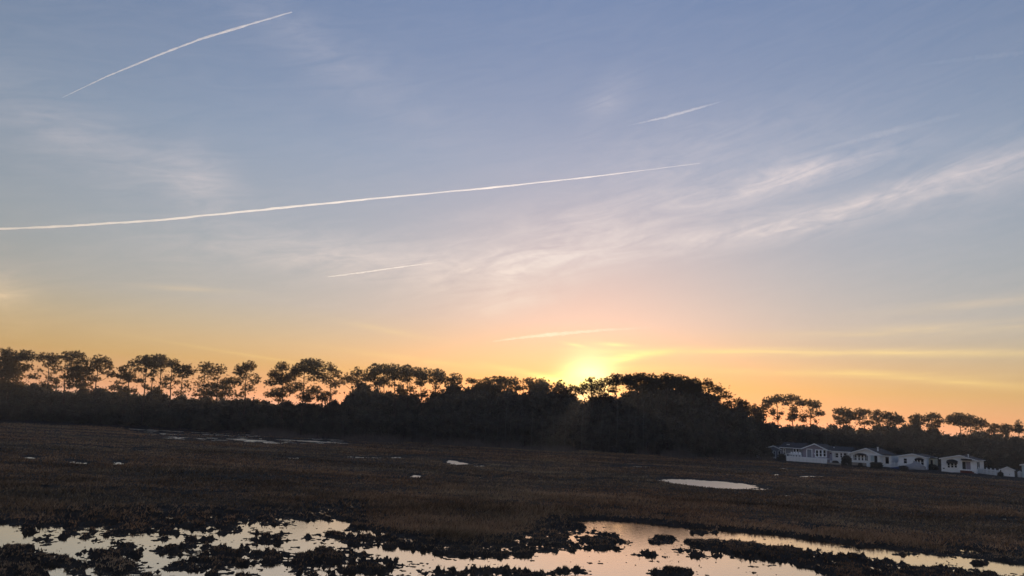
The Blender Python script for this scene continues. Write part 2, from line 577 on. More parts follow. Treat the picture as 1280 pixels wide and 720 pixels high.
def wet(x, y):
    r = np.hypot(x, y)
    v = np.full(x.shape, -1.0)
    amp = np.full(x.shape, 0.25)
    for i, (poly, val, soft) in enumerate(REG):
        pa = np.array(poly)
        lo, hi = pa.min(0) - 3 * soft, pa.max(0) + 3 * soft
        k = np.where((x > lo[0]) & (x < hi[0]) & (y > lo[1]) & (y < hi[1]))[0]
        if not len(k):
            continue
        m = sstep(-soft, soft, poly_sd(x[k], y[k], poly))
        v[k] = v[k] * (1 - m) + val * m
        a = 0.95 if soft > 1.4 and val > 0.5 else 1.35 if i in (0, 3, 4) else (0.92 if val > 0.3 else 1.25)
        amp[k] = amp[k] * (1 - m) + a * m
    n = 0.62 * fbm(x / 0.95, y / 0.95, 4, 0.65) + 0.85 * fbm(x / 0.26 + 31, y / 0.26, 3, 0.65)
    far = sstep(70, 130, r)
    n = n * (1 - far) + far * fbm(x / 9, y / 1.7, 4, 0.6)
    return v + amp * n


def ground_z(x, y):
    w = wet(x, y)
    # flat mats of mud and algae lie just clear of the water, the grass stands on slightly higher ground
    z = np.where(w > 0, np.clip(-w * 0.20, -0.16, 0), np.clip(-w * 0.12, 0, 0.022) + 0.13 * sstep(0.45, 1.0, -w))
    z = z + np.where(w < 0, 1, 0) * sstep(0.2, 1.0, -w) * (0.05 * fbm(x / 5, y / 5, 3) + 0.03 * sstep(0.6, 1.0, -w) * fbm(x / 0.6, y / 0.6, 3))
    return z + 0.35 * bank(x, y), w


def sheet():
    fine = np.radians(np.arange(-39, 39.01, 0.085))
    ang = np.concatenate([np.radians(np.arange(-180, -39, 3.0)), fine, np.radians(np.arange(42, 180.01, 3.0))])
    rr = [0.4]
    while rr[-1] < 6000:
        r = rr[-1]
        rr.append(r * (1.25 if r < 6 else 1.06 if r < 14 else 1.0042 if r < 46 else 1.0085 if r < 110 else 1.013 if r < 200 else 1.12))
    rr = np.array(rr)
    A, R = np.meshgrid(ang, rr)
    x, y = (R * np.sin(A)).ravel(), (R * np.cos(A)).ravel()
    z, _ = ground_z(x, y)
    na, nr = len(ang), len(rr)
    idx = np.arange(na * nr).reshape(nr, na)
    Fc = np.stack([idx[:-1, :-1], idx[:-1, 1:], idx[1:, 1:], idx[1:, :-1]], -1).reshape(-1, 4)
    V = np.stack([x, y, z], -1)
    # close the middle under the camera
    V = np.vstack([V, [[0, 0, 0.1]]])
    tri = np.stack([np.full(na - 1, len(V) - 1), idx[0, 1:], idx[0, :-1], idx[0, :-1]], -1)
    me = np_mesh('ground', V, Fc, MT['mud'], True)
    return me


tag(link(bpy.data.objects.new('ground', sheet())), kind='structure')

# water: level sheets the mud and tussocks rise through; sheltered pools near, wind-ruffled ponds further out
def water_mat(name, rough, bump, scale, mirror, tint):
    wm = bpy.data.materials.new(name)
    wm.use_nodes = True
    wn, wl = wm.node_tree.nodes, wm.node_tree.links
    wb = wn['Principled BSDF']
    wb.inputs['Base Color'].default_value = (0.022, 0.018, 0.014, 1)
    wb.inputs['Roughness'].default_value = rough
    wb.inputs['IOR'].default_value = 1.33
    wg = wn.new('ShaderNodeNewGeometry')
    wt = wn.new('ShaderNodeTexNoise')
    wt.inputs['Scale'].default_value = scale
    wt.inputs['Detail'].default_value = 3
    wl.new(wg.outputs['Position'], wt.inputs['Vector'])
    wp = wn.new('ShaderNodeBump')
    wp.inputs['Strength'].default_value = bump
    wp.inputs['Distance'].default_value = 0.12
    wl.new(wt.outputs[0], wp.inputs['Height'])
    wl.new(wp.outputs[0], wb.inputs['Normal'])
    wgl = wn.new('ShaderNodeBsdfGlossy')
    wgl.inputs['Color'].default_value = (*tint, 1)         # warm tint paints the low sky's golden reflection into the gloss
    wgl.inputs['Roughness'].default_value = rough
    wl.new(wp.outputs[0], wgl.inputs['Normal'])
    wmx = wn.new('ShaderNodeMixShader')
    wmx.inputs[0].default_value = mirror
    wl.new(wb.outputs[0], wmx.inputs[1])
    wl.new(wgl.outputs[0], wmx.inputs[2])
    wl.new(wmx.outputs[0], wn['Material Output'].inputs[0])
    return wm


def ring(r0, r1, n=64):
    c = [(math.sin(2 * math.pi * i / n), math.cos(2 * math.pi * i / n)) for i in range(n)]
    return MB().add([(r0 * a, r0 * b, 0) for a, b in c] + [(r1 * a, r1 * b, 0) for a, b in c],
                    [(i, (i + 1) % n, n + (i + 1) % n, n + i)[::-1] for i in range(n)])


tag(ring(1.0, 52).build('water', water_mat('still_water', 0.06, 0.035, 5.0, 0.75, (0.98, 0.89, 0.74))), kind='structure')
tag(ring(52.0, 185).build('water', water_mat('ruffled_water', 0.31, 0.10, 3.5, 0.95, (1.0, 0.88, 0.70))), kind='structure')


# grass: upright dry blades, thinner towards the water
def blades(n, r0, r1, power):
    u = RNG.random(n)
    if power == 1:
        r = r0 + (r1 - r0) * u
    else:                                   # density falling as 1/r^2 in range
        r = 1 / (1 / r0 + u * (1 / r1 - 1 / r0))
    a = np.radians(RNG.uniform(-38.5, 38.5, n))
    return r * np.sin(a), r * np.cos(a), r


gx, gy, gr = [np.concatenate(t) for t in zip(blades(430000, 18, 175, 2), blades(150000, 20, 178, 1))]
gz, gw = ground_z(gx, gy)
bk = bank(gx, gy)
patch = fbm(gx / 9, gy / 9, 4)
tuss = fbm(gx / 1.7, gy / 1.7, 3)
keep = (gz > 0.008) & (RNG.random(len(gx)) < np.clip(0.10 + 1.2 * np.clip(-gw, 0, 1) + 0.35 * tuss, 0.05, 1)) & (bk < 0.6)
gx, gy, gr, gz, gw, patch, tuss = [t[keep] for t in (gx, gy, gr, gz, gw, patch, tuss)]
hh = 0.145 * (1 + 0.45 * patch + 0.35 * tuss) * np.clip(0.13 + 1.7 * np.clip(-gw - 0.62, 0, 1), 0.13, 1.1)
for poly, ex in TALLG:
    hh += 0.45 * ex * sstep(-1.0, 1.5, poly_sd(gx, gy, poly)) * sstep(-0.5, -0.8, gw) * (0.6 + 0.6 * RNG.random(len(gx)))
hh = hh * (1 - 0.7 * bank(gx, gy)) * (1 + 0.45 * fbm(gx / 9, gy / 3, 3))
inz = sstep(0.0, 1.0, poly_sd(gx, gy, REG[0][0]))
hh = np.minimum(hh, 0.9 - 0.84 * inz)            # only short stubble among the pools
hh = np.clip(hh, 0.018, 0.9) * RNG.uniform(0.6, 1.25, len(gx))
wd = np.maximum(0.010, 0.00055 * gr) * RNG.uniform(0.7, 1.5, len(gx)) * 1.2
th = RNG.uniform(0, math.pi, len(gx))
lx, ly = RNG.normal(0, 0.7, len(gx)) * hh + 0.25 * hh, RNG.normal(0, 0.7, len(gx)) * hh
ng = len(gx)
V = np.empty((ng, 3, 3))
V[:, 0] = np.stack([gx - np.cos(th) * wd, gy - np.sin(th) * wd, gz - 0.03], -1)
V[:, 1] = np.stack([gx + np.cos(th) * wd, gy + np.sin(th) * wd, gz - 0.03], -1)
V[:, 2] = np.stack([gx + lx, gy + ly, gz + hh], -1)
gm = np_mesh('marsh_grass', V.reshape(-1, 3), np.arange(ng * 3).reshape(-1, 3), MT['grass'])
big = fbm(gx / 22 + 5, gy / 14, 4)
red = fbm(gx / 12 - 40, gy / 8, 3)
tone = (0.85 + 0.32 * big + 0.42 * fbm(gx / 16, gy / 4.5, 4) + 0.22 * RNG.normal(0, 1, ng)) * np.clip(0.22 + 0.9 * np.clip(-gw, 0, 1), 0, 1.1)
tone = np.clip(tone, 0.12, 1.7)
tcol = np.stack([tone * (1 + 0.12 * red), tone * (1 - 0.02 * red), tone * (1 - 0.10 * red), np.ones(ng)], -1)
ca = gm.color_attributes.new('tone', 'FLOAT_COLOR', 'POINT')
ca.data.foreach_set('color', np.repeat(tcol, 3, axis=0).astype(np.float32).ravel())
tag(link(bpy.data.objects.new('marsh_grass', gm)), 'low dry brown marsh grass covering the flat between the pools', 'marsh grass', kind='stuff')

# a fringe of pale reeds where the marsh meets the woods
nr_ = 26000
rpx = RNG.uniform(330, 985, nr_)
rd = RNG.uniform(150, 163, nr_)
base_ = np.array([G(a, b) for a, b in zip(rpx[:2000], rd[:2000])])
rx = (rpx - 640) / F_PX * rd * 1.0 + 0.0
cl = fbm(rx / 6, rd / 6, 3)
k = (cl > -0.15 + 0.35 * RNG.random(nr_)) & (bank(rx, rd) < 0.8)
rx, rd, cl = rx[k], rd[k], cl[k]
rz, _ = ground_z(rx, rd)
rh = (1.3 + 0.8 * cl) * RNG.uniform(0.5, 1.1, len(rx)) * sstep(149, 158, rd)
rh = np.clip(rh, 0.3, 2.4)
th = RNG.uniform(0, math.pi, len(rx))
V = np.empty((len(rx), 3, 3))
V[:, 0] = np.stack([rx - np.cos(th) * .05, rd - np.sin(th) * .05, rz - 0.05], -1)
V[:, 1] = np.stack([rx + np.cos(th) * .05, rd + np.sin(th) * .05, rz - 0.05], -1)
V[:, 2] = np.stack([rx + RNG.normal(0, .2, len(rx)), rd + RNG.normal(0, .2, len(rx)), rz + rh], -1)
tag(link(bpy.data.objects.new('reeds', np_mesh('reeds', V.reshape(-1, 3), np.arange(len(rx) * 3).reshape(-1, 3), MT['reed']))),
    'pale dry reeds along the foot of the woods', 'reeds', kind='stuff')

# ------------------------------------------------------------------ trees
def tufts(centres, radii, n_per, length, width, up=0.25):
    """needle tufts: thin triangles fanning out of each centre"""
    m = len(centres) * n_per
    c = np.repeat(centres, n_per, axis=0)
    d = RNG.normal(0, 1, (m, 3))
    d[:, 2] += up
    d /= np.linalg.norm(d, axis=1)[:, None]
    s = np.cross(d, RNG.normal(0, 1, (m, 3)))
    s /= np.linalg.norm(s, axis=1)[:, None] + 1e-9
    ln = length * RNG.uniform(0.55, 1.2, m)[:, None]
    w = width * RNG.uniform(0.6, 1.3, m)[:, None]
    V = np.empty((m, 3, 3))
    V[:, 0] = c + d * ln * 0.12 - s * w
    V[:, 1] = c + d * ln * 0.12 + s * w
    V[:, 2] = c + d * ln
    return V.reshape(-1, 3)


def in_ellipsoid(n, c, r, flat=0.7):
    p = RNG.normal(0, 1, (n, 3))
    p /= np.linalg.norm(p, axis=1)[:, None]
    p *= (RNG.random(n) ** 0.45)[:, None]
    p[:, 2] = np.where(p[:, 2] < 0, p[:, 2] * flat, p[:, 2])         # pads are flat below
    return c + p * r


def pine(label, group, xb, top, depth, clusters, name='pine_tree', trunk_r=0.20, bend=0.0):
    base = G(xb, depth, 0.0)
    base[2] = 0.25
    tp = P(top[0], top[1], depth)
    root = empty(name, base)
    tag(root, label, 'tree', group)
    H = tp - base
    side = np.array((1.0, 0, 0)) * bend
    pts, rad = [], []
    for i in range(9):
        t = i / 8
        pts.append(H * t + side * math.sin(math.pi * t) + np.array((RNG.normal(0, .06), RNG.normal(0, .06), 0)) * (i > 0)
                   + np.array((0, 0, -0.4)) * (i == 0))
        rad.append(trunk_r * (1 - 0.78 * t))
    tb = MB().tube(pts, rad, 7)
    path = np.array(pts)
    allV = []
    for (cx, cy, rx, ry, dn) in clusters:
        k = depth / F_PX
        dy = RNG.uniform(-0.7, 0.7) * max(rx * k * 0.6, 0.6)
        c = P(cx, cy, depth + dy) - base
        rx, ry = rx * 1.12 + 0.6, ry * 1.32 + 0.5
        r = np.array((rx * k, max(rx * k * 0.8, 0.7), ry * k))
        # limb from the trunk
        dist = abs(c[0] - np.interp(c[2], path[:, 2], path[:, 0]))
        z0 = np.clip(c[2] - 0.45 * dist - 0.35, 0.25 * H[2], 0.97 * H[2])
        a = np.array([np.interp(z0, path[:, 2], path[:, 0]), np.interp(z0, path[:, 2], path[:, 1]), z0])
        mid = (a + c) / 2 + np.array((0, 0, -0.12 * dist))
        lr = 0.035 + 0.02 * max(rx, ry) * k
        tb.tube([a, mid, c], [lr, lr * 0.75, lr * 0.4], 5)
        area = math.pi * rx * ry * k * k
        n = max(10, int(19 * dn * area))
        tc_ = in_ellipsoid(n, c, r)
        for q in tc_[:max(5, n // 9)]:
            m2 = (c + q) / 2 + RNG.normal(0, 0.08, 3)
            tb.tube([c * 0.85 + a * 0.15, m2, q], [lr * 0.45, 0.025, 0.012], 3, cap=False)
        allV.append(tufts(tc_, None, 16, 0.40, 0.05))
    # stray twigs and thin foliage between the pads
    ca_ = np.array([(c[0], c[1], c[2], c[3]) for c in clusters if c[4] > 0.3])
    x0, x1 = (ca_[:, 0] - ca_[:, 2]).min(), (ca_[:, 0] + ca_[:, 2]).max()
    y0, y1 = (ca_[:, 1] - ca_[:, 3]).min(), (ca_[:, 1] + ca_[:, 3]).max()
    k = depth / F_PX
    c = P((x0 + x1) / 2, (y0 + y1) / 2, depth) - base
    r = np.array(((x1 - x0) / 2 * k, (x1 - x0) / 2 * k * 0.8, (y1 - y0) / 2 * k))
    n = int(1.3 * math.pi * r[0] * r[2])
    fc = in_ellipsoid(n, c, r, 1.0)
    for q in fc[::3]:
        z0 = np.clip(q[2] - 0.6, 0.3 * H[2], 0.95 * H[2])
        a = np.array([np.interp(z0, path[:, 2], path[:, 0]), np.interp(z0, path[:, 2], path[:, 1]), z0])
        tb.tube([a, (a + q) / 2 + RNG.normal(0, 0.15, 3), q], [0.035, 0.022, 0.012], 3, cap=False)
    allV.append(tufts(fc, None, 12, 0.34, 0.04))
    tb.build('trunk', MT['bark'], root, True)
    V = np.vstack(allV)
    cm = np_mesh('crown', V, np.arange(len(V)).reshape(-1, 3), MT['needle'])
    link(bpy.data.objects.new('crown', cm), root)
    return root


TOPLINE = [(-60, 478), (40, 480), (60, 488), (160, 490), (230, 497), (330, 501), (350, 505), (425, 503), (440, 483), (505, 489),
           (515, 501), (540, 502), (553, 485), (590, 484), (640, 490), (680, 485), (700, 488), (722, 498), (735, 500), (760, 499), (785, 487), (880, 489), (905, 506),
           (940, 518), (958, 528), (1000, 531), (1040, 533), (1100, 535), (1135, 530), (1180, 541), (1280, 546), (1350, 549)]
ROWG = 'tall pines of the sparse row above the shrubs'
WOODG = 'pines standing in the dense woods'
HOUSEG = 'tall trees rising behind the white houses'
# label, group, trunk foot x, trunk top, depth, pads (x, y, half width, half height, fullness), bend
TREES = [
    ('broad bushy pine with dense dark crown at the open end of the pine row', ROWG, 9, (12, 440), 166,
     [(9, 450, 12, 9, 1.2), (28, 446, 15, 7, 1.1), (12, 461, 19, 8, 1.2), (9, 470, 18, 6, 1.1), (8, 440, 7, 4, 1), (34, 459, 8, 4, .5),
      (41, 471, 8, 3, .7), (18, 480, 9, 4, .8), (-12, 455, 12, 9, 1.1), (2, 482, 12, 6, 1.1)], 0),
    ('slender pine with thin open umbrella crown beside the broad bushy pine', ROWG, 58, (60, 446), 170,
     [(60, 446, 14, 4, .7), (69, 451, 8, 6, .6), (51, 449, 6, 4, .6), (72, 461, 7, 4, .45), (50, 463, 5, 2, .3), (62, 456, 9, 5, .35),
      (66, 466, 6, 2, .3)], 0.1),
    ('pine with flat-topped crown and dense foliage hanging low on its trunk', ROWG, 79, (82, 443), 166,
     [(84, 446, 9, 5, .9), (96, 444, 9, 4, .95), (104, 451, 8, 5, .7), (90, 452, 8, 4, .5), (98, 461, 14, 6, 1.1), (95, 470, 14, 7, 1.1),
      (90, 479, 9, 5, .8), (105, 481, 10, 6, 1.0), (111, 466, 5, 6, .8)], -0.1),
    ('small leaning pine tuft low between two taller pines', ROWG, 72, (70, 474), 172,
     [(69, 477, 5, 3, .9), (76, 472, 5, 2, .5), (66, 483, 7, 3, .5)], 0),
    ('pine with rounded open crown on a bare slanting trunk', ROWG, 117, (124, 450), 167,
     [(126, 451, 12, 6, .75), (123, 460, 10, 4, .7), (136, 458, 5, 6, .6), (139, 468, 6, 4, .9), (118, 456, 5, 4, .6), (130, 465, 5, 3, .4)], -0.2),
    ('pine leaning over to one side with dense drooping crown', ROWG, 156, (165, 456), 168,
     [(157, 470, 11, 5, 1.1), (155, 462, 8, 4, .8), (166, 455, 6, 5, .7), (148, 485, 12, 3, .9), (163, 474, 7, 4, .9), (150, 478, 6, 3, .5),
      (166, 488, 6, 3, .6)], -0.3),
    ('tall slim pine leaning with its neighbours, flat crowns touching', ROWG, 176, (184, 449), 166,
     [(180, 452, 10, 6, 1), (175, 463, 7, 3, .8), (174, 476, 4, 2, .9), (182, 462, 4, 4, .4)], 0.1),
    ('tall slim pine leaning with its neighbours, flat crowns touching', ROWG, 185, (193, 448), 169,
     [(192, 455, 10, 7, 1.1), (187, 449, 9, 4, 1.1), (194, 464, 4, 3, .5)], 0.1),
    ('tall slim pine leaning with its neighbours, flat crowns touching', ROWG, 195, (203, 447), 172,
     [(200, 448, 9, 4, 1.1), (205, 455, 8, 5, .9), (196, 488, 7, 4, 1), (202, 463, 4, 3, .4)], -0.1),
    ('tall slim pine leaning with its neighbours, flat crowns touching', ROWG, 208, (216, 452), 167,
     [(216, 455, 8, 5, .9), (212, 473, 7, 3, .6), (220, 462, 4, 6, .8), (207, 475, 3, 2, .5), (221, 478, 4, 2, .7)], 0.1),
    ('thin pine with small dense flat pad of foliage at the top', ROWG, 222, (229, 459), 170,
     [(230, 463, 9, 5, 1.1), (237, 466, 6, 4, .9), (227, 470, 9, 2, .8), (234, 458, 5, 3, .6), (236, 480, 9, 7, .22), (230, 490, 8, 5, .2)], 0),
    ('wispy pine whose sparse twigs let the sky through', ROWG, 250, (257, 455), 168,
     [(258, 457, 8, 4, .7), (252, 463, 9, 4, .5), (264, 464, 6, 5, .6), (256, 470, 6, 5, .25), (248, 480, 8, 8, .2)], 0.1),
    ('pine with ragged sparse top above a dense spreading skirt', ROWG, 268, (273, 460), 169,
     [(275, 463, 7, 6, .55), (262, 482, 10, 3, 1), (280, 483, 12, 4, 1.1), (265, 491, 12, 5, 1.2), (288, 477, 10, 4, 1.1), (270, 472, 6, 5, .3),
      (285, 492, 10, 5, .8)], 0),
    ('pine with round lacy crown standing by the gap in the tree row', ROWG, 303, (308, 458), 165,
     [(312, 458, 8, 5, .85), (300, 466, 8, 5, .8), (305, 461, 10, 5, .7), (318, 475, 7, 6, .6), (298, 477, 5, 5, .8), (312, 484, 7, 5, .5),
      (308, 471, 6, 4, .35), (305, 491, 6, 4, .5)], 0.1),
    ('many-tiered pine with clumped foliage from top to bottom beside the row gap', WOODG, 352, (353, 457), 165,
     [(353, 459, 8, 5, 1.1), (345, 468, 9, 5, 1), (338, 479, 8, 3, .9), (351, 475, 12, 6, 1.1), (346, 492, 10, 5, 1.1), (361, 487, 9, 6, .9),
      (336, 494, 6, 3, .6), (362, 472, 8, 5, 1)], 0),
    ('tallest pine, with big heavy rounded crown on a clear dark trunk', WOODG, 376, (382, 452), 163,
     [(385, 453, 9, 4, 1.1), (395, 455, 9, 5, 1.1), (380, 461, 14, 6, 1.2), (370, 466, 9, 5, 1.1), (393, 465, 9, 5, 1), (372, 484, 8, 5, .9),
      (393, 488, 9, 5, .9), (404, 497, 9, 6, .9), (383, 496, 10, 6, .9), (390, 474, 6, 3, .5)], -0.1),
    ('thin-crowned pine leaning out from beside the tallest pine', WOODG, 411, (414, 459), 170,
     [(412, 461, 8, 6, .7), (420, 468, 6, 5, .7), (406, 474, 9, 6, .5), (415, 478, 9, 5, .4), (400, 470, 6, 5, .5)], 0),
    ('low wispy pine in the dip of the skyline next to the dense woods', WOODG, 445, (447, 465), 172,
     [(448, 467, 8, 6, .7), (436, 473, 8, 5, .6), (428, 478, 7, 5, .5), (446, 477, 10, 4, .6)], 0),
]
GEN = ['clump-crowned pine in the high row of touching crowns beyond the tallest pine', 'low-crowned pine barely topping the woods where the sky glows brightest',
       'lacy spreading pine lit orange beside the highest rounded mass', 'small pine in the dip between the rounded mass and the grey house trees']
_G = [
    (470, (469, 459), 168, [(468, 464, 9, 7, 1.2), (462, 473, 10, 5, 1.1), (474, 480, 6, 4, .7)]),
    (480, (480, 459), 171, [(481, 463, 9, 6, 1.2), (478, 475, 7, 4, .9)]),
    (493, (494, 458), 166, [(493, 463, 11, 6, 1.3), (492, 471, 10, 5, 1.1), (488, 481, 5, 3, .6)]),
    (510, (509, 459), 170, [(509, 465, 8, 7, 1.3), (507, 474, 8, 5, 1), (514, 485, 5, 3, .6)]),
    (527, (526, 463), 167, [(519, 467, 7, 6, 1.2), (529, 469, 8, 7, 1.2), (526, 478, 8, 5, .9), (531, 490, 4, 4, .4)]),
    (541, (546, 463), 170, [(546, 467, 10, 5, 1.1), (552, 474, 8, 6, 1.1), (540, 475, 6, 5, .8), (545, 483, 5, 4, .5)]),
    (568, (569, 470), 171, [(569, 473, 8, 5, .75), (563, 477, 5, 4, .7), (574, 479, 5, 4, .5)]),
    (592, (591, 474), 172, [(590, 476, 7, 3, .9), (602, 481, 8, 5, .7), (609, 486, 7, 4, .6)]),
    (612, (610, 475), 169, [(610, 478, 6, 5, .9), (604, 485, 6, 4, .7)]),
    (622, (622, 472), 171, [(622, 475, 7, 4, 1), (630, 477, 8, 5, .9), (622, 484, 12, 4, .6)]),
    (643, (643, 473), 168, [(643, 477, 7, 5, .9), (637, 483, 7, 4, .7), (650, 484, 5, 4, .7)]),
    (662, (661, 474), 171, [(661, 477, 7, 4, 1), (676, 479, 7, 4, 1), (668, 485, 11, 5, 1.2)]),
    (701, (700, 478), 169, [(700, 482, 7, 5, .8), (695, 487, 5, 4, .8), (704, 489, 7, 4, .8)]),
    (715, (714, 483), 172, [(714, 486, 5, 4, .8), (722, 487, 5, 4, .8), (712, 493, 9, 3, .8)]),
    (742, (739, 473), 168, [(739, 476, 6, 3, .9), (734, 484, 9, 6, .7), (745, 487, 10, 7, .6), (752, 480, 8, 5, .8), (740, 497, 8, 5, .6),
                            (755, 495, 6, 7, .6), (727, 490, 6, 4, .7)]),
    (771, (770, 468), 170, [(770, 471, 6, 3, 1), (765, 478, 10, 6, 1), (781, 476, 12, 6, 1.2), (766, 488, 7, 4, .7)]),
    (927, (926, 499), 172, [(926, 503, 6, 5, .8), (932, 508, 7, 5, .8), (926, 514, 10, 5, 1.1)]),
]
for xb, tp, dp, cl_ in _G:
    TREES.append((GEN[0 if xb < 560 else 1 if xb < 730 else 2 if xb == 742 else 3 if xb > 900 else 1], WOODG, xb, tp, dp, cl_, 0))
CAN = 'broad heavy-crowned tree forming the highest rounded mass of the woods'
CANG = 'heavy-crowned trees of the rounded mass'
for xb, tp, dp, cl_ in [
    (797, (798, 469), 166, [(800, 472, 9, 5, 1.4), (790, 476, 11, 6, 1.4), (795, 484, 12, 5, 1.2)]),
    (816, (815, 470), 169, [(816, 474, 10, 5, 1.4), (812, 481, 12, 6, 1.4), (806, 489, 6, 3, .7)]),
    (834, (833, 469), 166, [(834, 473, 10, 5, 1.4), (830, 481, 12, 6, 1.3), (843, 479, 9, 6, 1.3)]),
    (852, (851, 472), 169, [(851, 476, 11, 5, 1.4), (848, 485, 9, 4, .9), (858, 482, 9, 5, 1.2)]),
    (868, (867, 475), 166, [(867, 479, 9, 5, 1.4), (872, 485, 8, 5, 1.2), (862, 489, 7, 4, .7)])]:
    TREES.append((CAN, CANG, xb, tp, dp, cl_, 0))
TREES += [
    ('sparse pine sloping down beside the highest mass of the woods', WOODG, 893, (884, 477), 170,
     [(884, 479, 7, 4, .9), (890, 486, 9, 5, .7), (900, 488, 7, 4, .7), (908, 495, 8, 4, .7), (895, 497, 8, 4, .5), (913, 503, 8, 4, .6),
      (905, 511, 14, 5, 1.1)], 0),
    ('short bushy tree between the woods and the trees behind the grey house', HOUSEG, 947, (944, 507), 186,
     [(944, 511, 8, 4, 1), (948, 518, 9, 5, 1.1), (953, 523, 5, 5, .9), (938, 515, 6, 5, .8)], 0),
    ('tall tree with domed open crown rising behind the grey gabled house', HOUSEG, 974, (971, 497), 192,
     [(965, 501, 11, 4, .9), (974, 498, 9, 3.5, .9), (959, 505, 6, 5, .8), (966, 514, 3, 2, .8), (976, 517, 4, 2, .8), (955, 511, 5, 5, .7)], 0),
    ('tall tree with clumped stepped crown behind the grey gabled house', HOUSEG, 991, (991, 496), 190,
     [(990, 498, 10, 4, 1), (983, 504, 6, 4, .7), (1001, 504, 7, 4, 1), (992, 512, 4, 4, 1), (990, 520, 5, 4, 1), (997, 518, 4, 4, .4)], 0),
    ('tall open tree with flat side branch held low, behind the grey house', HOUSEG, 1014, (1013, 501), 193,
     [(1012, 504, 7, 4, .8), (1020, 507, 6, 5, .9), (1008, 520, 8, 2, .8), (1024, 517, 7, 3, 1), (1004, 525, 4, 4, .8), (1013, 513, 5, 5, .35)], 0)]
BACK = ['round-crowned tree rising behind the long white house', 'open tree rising behind the peak of the wide-gabled house',
        'small-crowned tree behind the vent pipe of the wide-gabled house', 'long flat-crowned tree between the wide-gabled and arched-window houses',
        'small round tree behind the arched-window house, beside an umbrella-shaped one', 'umbrella-shaped tree behind the cream porch of the arched-window house',
        'big dense dome of a tree behind the brick-stepped house', 'wide drooping half of the dome trees, behind the picket fence',
        'low small-crowned tree behind the picket fence', 'low flat tree behind the white shed', 'twiggy little tree behind the pale blue house']
for bi, (xb, tp, dp, cl_) in enumerate([
    (1055, (1054, 512), 194, [(1048, 514, 6, 3, .8), (1055, 516, 9, 5, 1), (1062, 519, 6, 6, 1), (1054, 526, 10, 4, 1), (1045, 521, 4, 4, .5)]),
    (1081, (1080, 512), 190, [(1075, 516, 7, 4, 1), (1083, 515, 5, 3, .8), (1070, 522, 5, 4, .8), (1078, 522, 5, 3, .4)]),
    (1096, (1096, 514), 193, [(1097, 516, 5, 3, .9), (1092, 521, 6, 4, .8), (1098, 525, 4, 3, .6)]),
    (1108, (1110, 517), 190, [(1107, 520, 7, 4, 1.1), (1116, 522, 8, 5, 1.1), (1124, 526, 6, 5, 1), (1112, 529, 6, 3, .6)]),
    (1146, (1147, 518), 194, [(1147, 521, 5, 3, 1), (1142, 526, 6, 5, 1), (1150, 528, 6, 4, .7)]),
    (1165, (1164, 517), 190, [(1166, 520, 8, 3, 1.1), (1159, 524, 7, 4, .9), (1173, 526, 6, 5, .9), (1166, 532, 8, 3, .9)]),
    (1201, (1201, 518), 188, [(1198, 521, 9, 4, 1.2), (1190, 526, 8, 5, 1.2), (1203, 529, 9, 4, 1)]),
    (1214, (1213, 520), 191, [(1210, 523, 9, 4, 1.2), (1222, 527, 9, 4, 1.1), (1229, 531, 6, 4, .9), (1213, 531, 7, 3, .6), (1222, 536, 5, 3, .5)]),
    (1243, (1243, 530), 190, [(1243, 533, 6, 3, .9), (1240, 538, 6, 3, .9)]),
    (1258, (1258, 531), 192, [(1258, 534, 7, 3, 1), (1254, 539, 7, 4, 1)]),
    (1274, (1274, 527), 189, [(1274, 531, 4, 4, .8), (1272, 537, 8, 4, 1.1)])]):
    TREES.append((BACK[bi], HOUSEG, xb, tp, dp, cl_, 0))
for lab, grp, xb, tp, dp, cl_, bd in TREES:
    # ragged thin foliage lower on the stem, under the main pads
    yl = max(c[1] + c[3] for c in cl_)
    ylow = np.interp(xb, [p_[0] for p_ in TOPLINE], [p_[1] for p_ in TOPLINE])
    cl_ = list(cl_)
    for _ in range(3 if yl < ylow - 6 else 1):
        f = RNG.uniform(0.0, 1.0)
        yy = yl + (ylow - yl) * f * 0.9 - 3
        xx = xb + (tp[0] - xb) * (1 - f) * 0.5 + RNG.uniform(-7, 7)
        cl_.append((xx, yy, RNG.uniform(3.5, 7), RNG.uniform(1.5, 3.5), RNG.uniform(0.25, 0.75)))
    pine(lab, grp, xb, tp, dp, cl_, bend=bd)


# -------- dense evergreen understorey: prototypes of height 1, copied along the edge of the woods
def leaf_crown(name, n, wide, clump_n, leaf, base=0.02, taper=0.5):
    # clump centres on an irregular egg, leaves scattered round each
    t = RNG.random(clump_n) ** 0.8
    zc = base + (1 - base) * t
    prof = wide * np.sqrt(np.clip(1 - (np.abs(zc - 0.42) / 0.60) ** 2.2, 0.02, 1)) * (1 - taper * zc)
    a = RNG.uniform(0, 2 * math.pi, clump_n)
    rr = prof * np.sqrt(RNG.uniform(0.25, 1.0, clump_n)) * RNG.uniform(0.8, 1.15, clump_n)
    C = np.stack([rr * np.cos(a), rr * np.sin(a), zc * 0.93], -1)
    k = RNG.integers(0, clump_n, n)
    p = C[k] + RNG.normal(0, 1, (n, 3)) * np.array((0.055, 0.055, 0.036)) * np.where(RNG.random(n) < 0.22, 1.7, 1.0)[:, None]
    p[:, 2] = np.clip(p[:, 2], 0.005, None)
    d = RNG.normal(0, 1, (n, 3))
    d /= np.linalg.norm(d, axis=1)[:, None]
    s = np.cross(d, RNG.normal(0, 1, (n, 3)))
    s /= np.linalg.norm(s, axis=1)[:, None] + 1e-9
    ln = leaf * RNG.uniform(0.5, 1.3, n)[:, None]
    V = np.empty((n, 3, 3))
    V[:, 0] = p - s * ln * 0.5
    V[:, 1] = p + s * ln * 0.5
    V[:, 2] = p + d * ln
    return np_mesh(name, V.reshape(-1, 3), np.arange(n * 3).reshape(-1, 3), MT['leaf'])


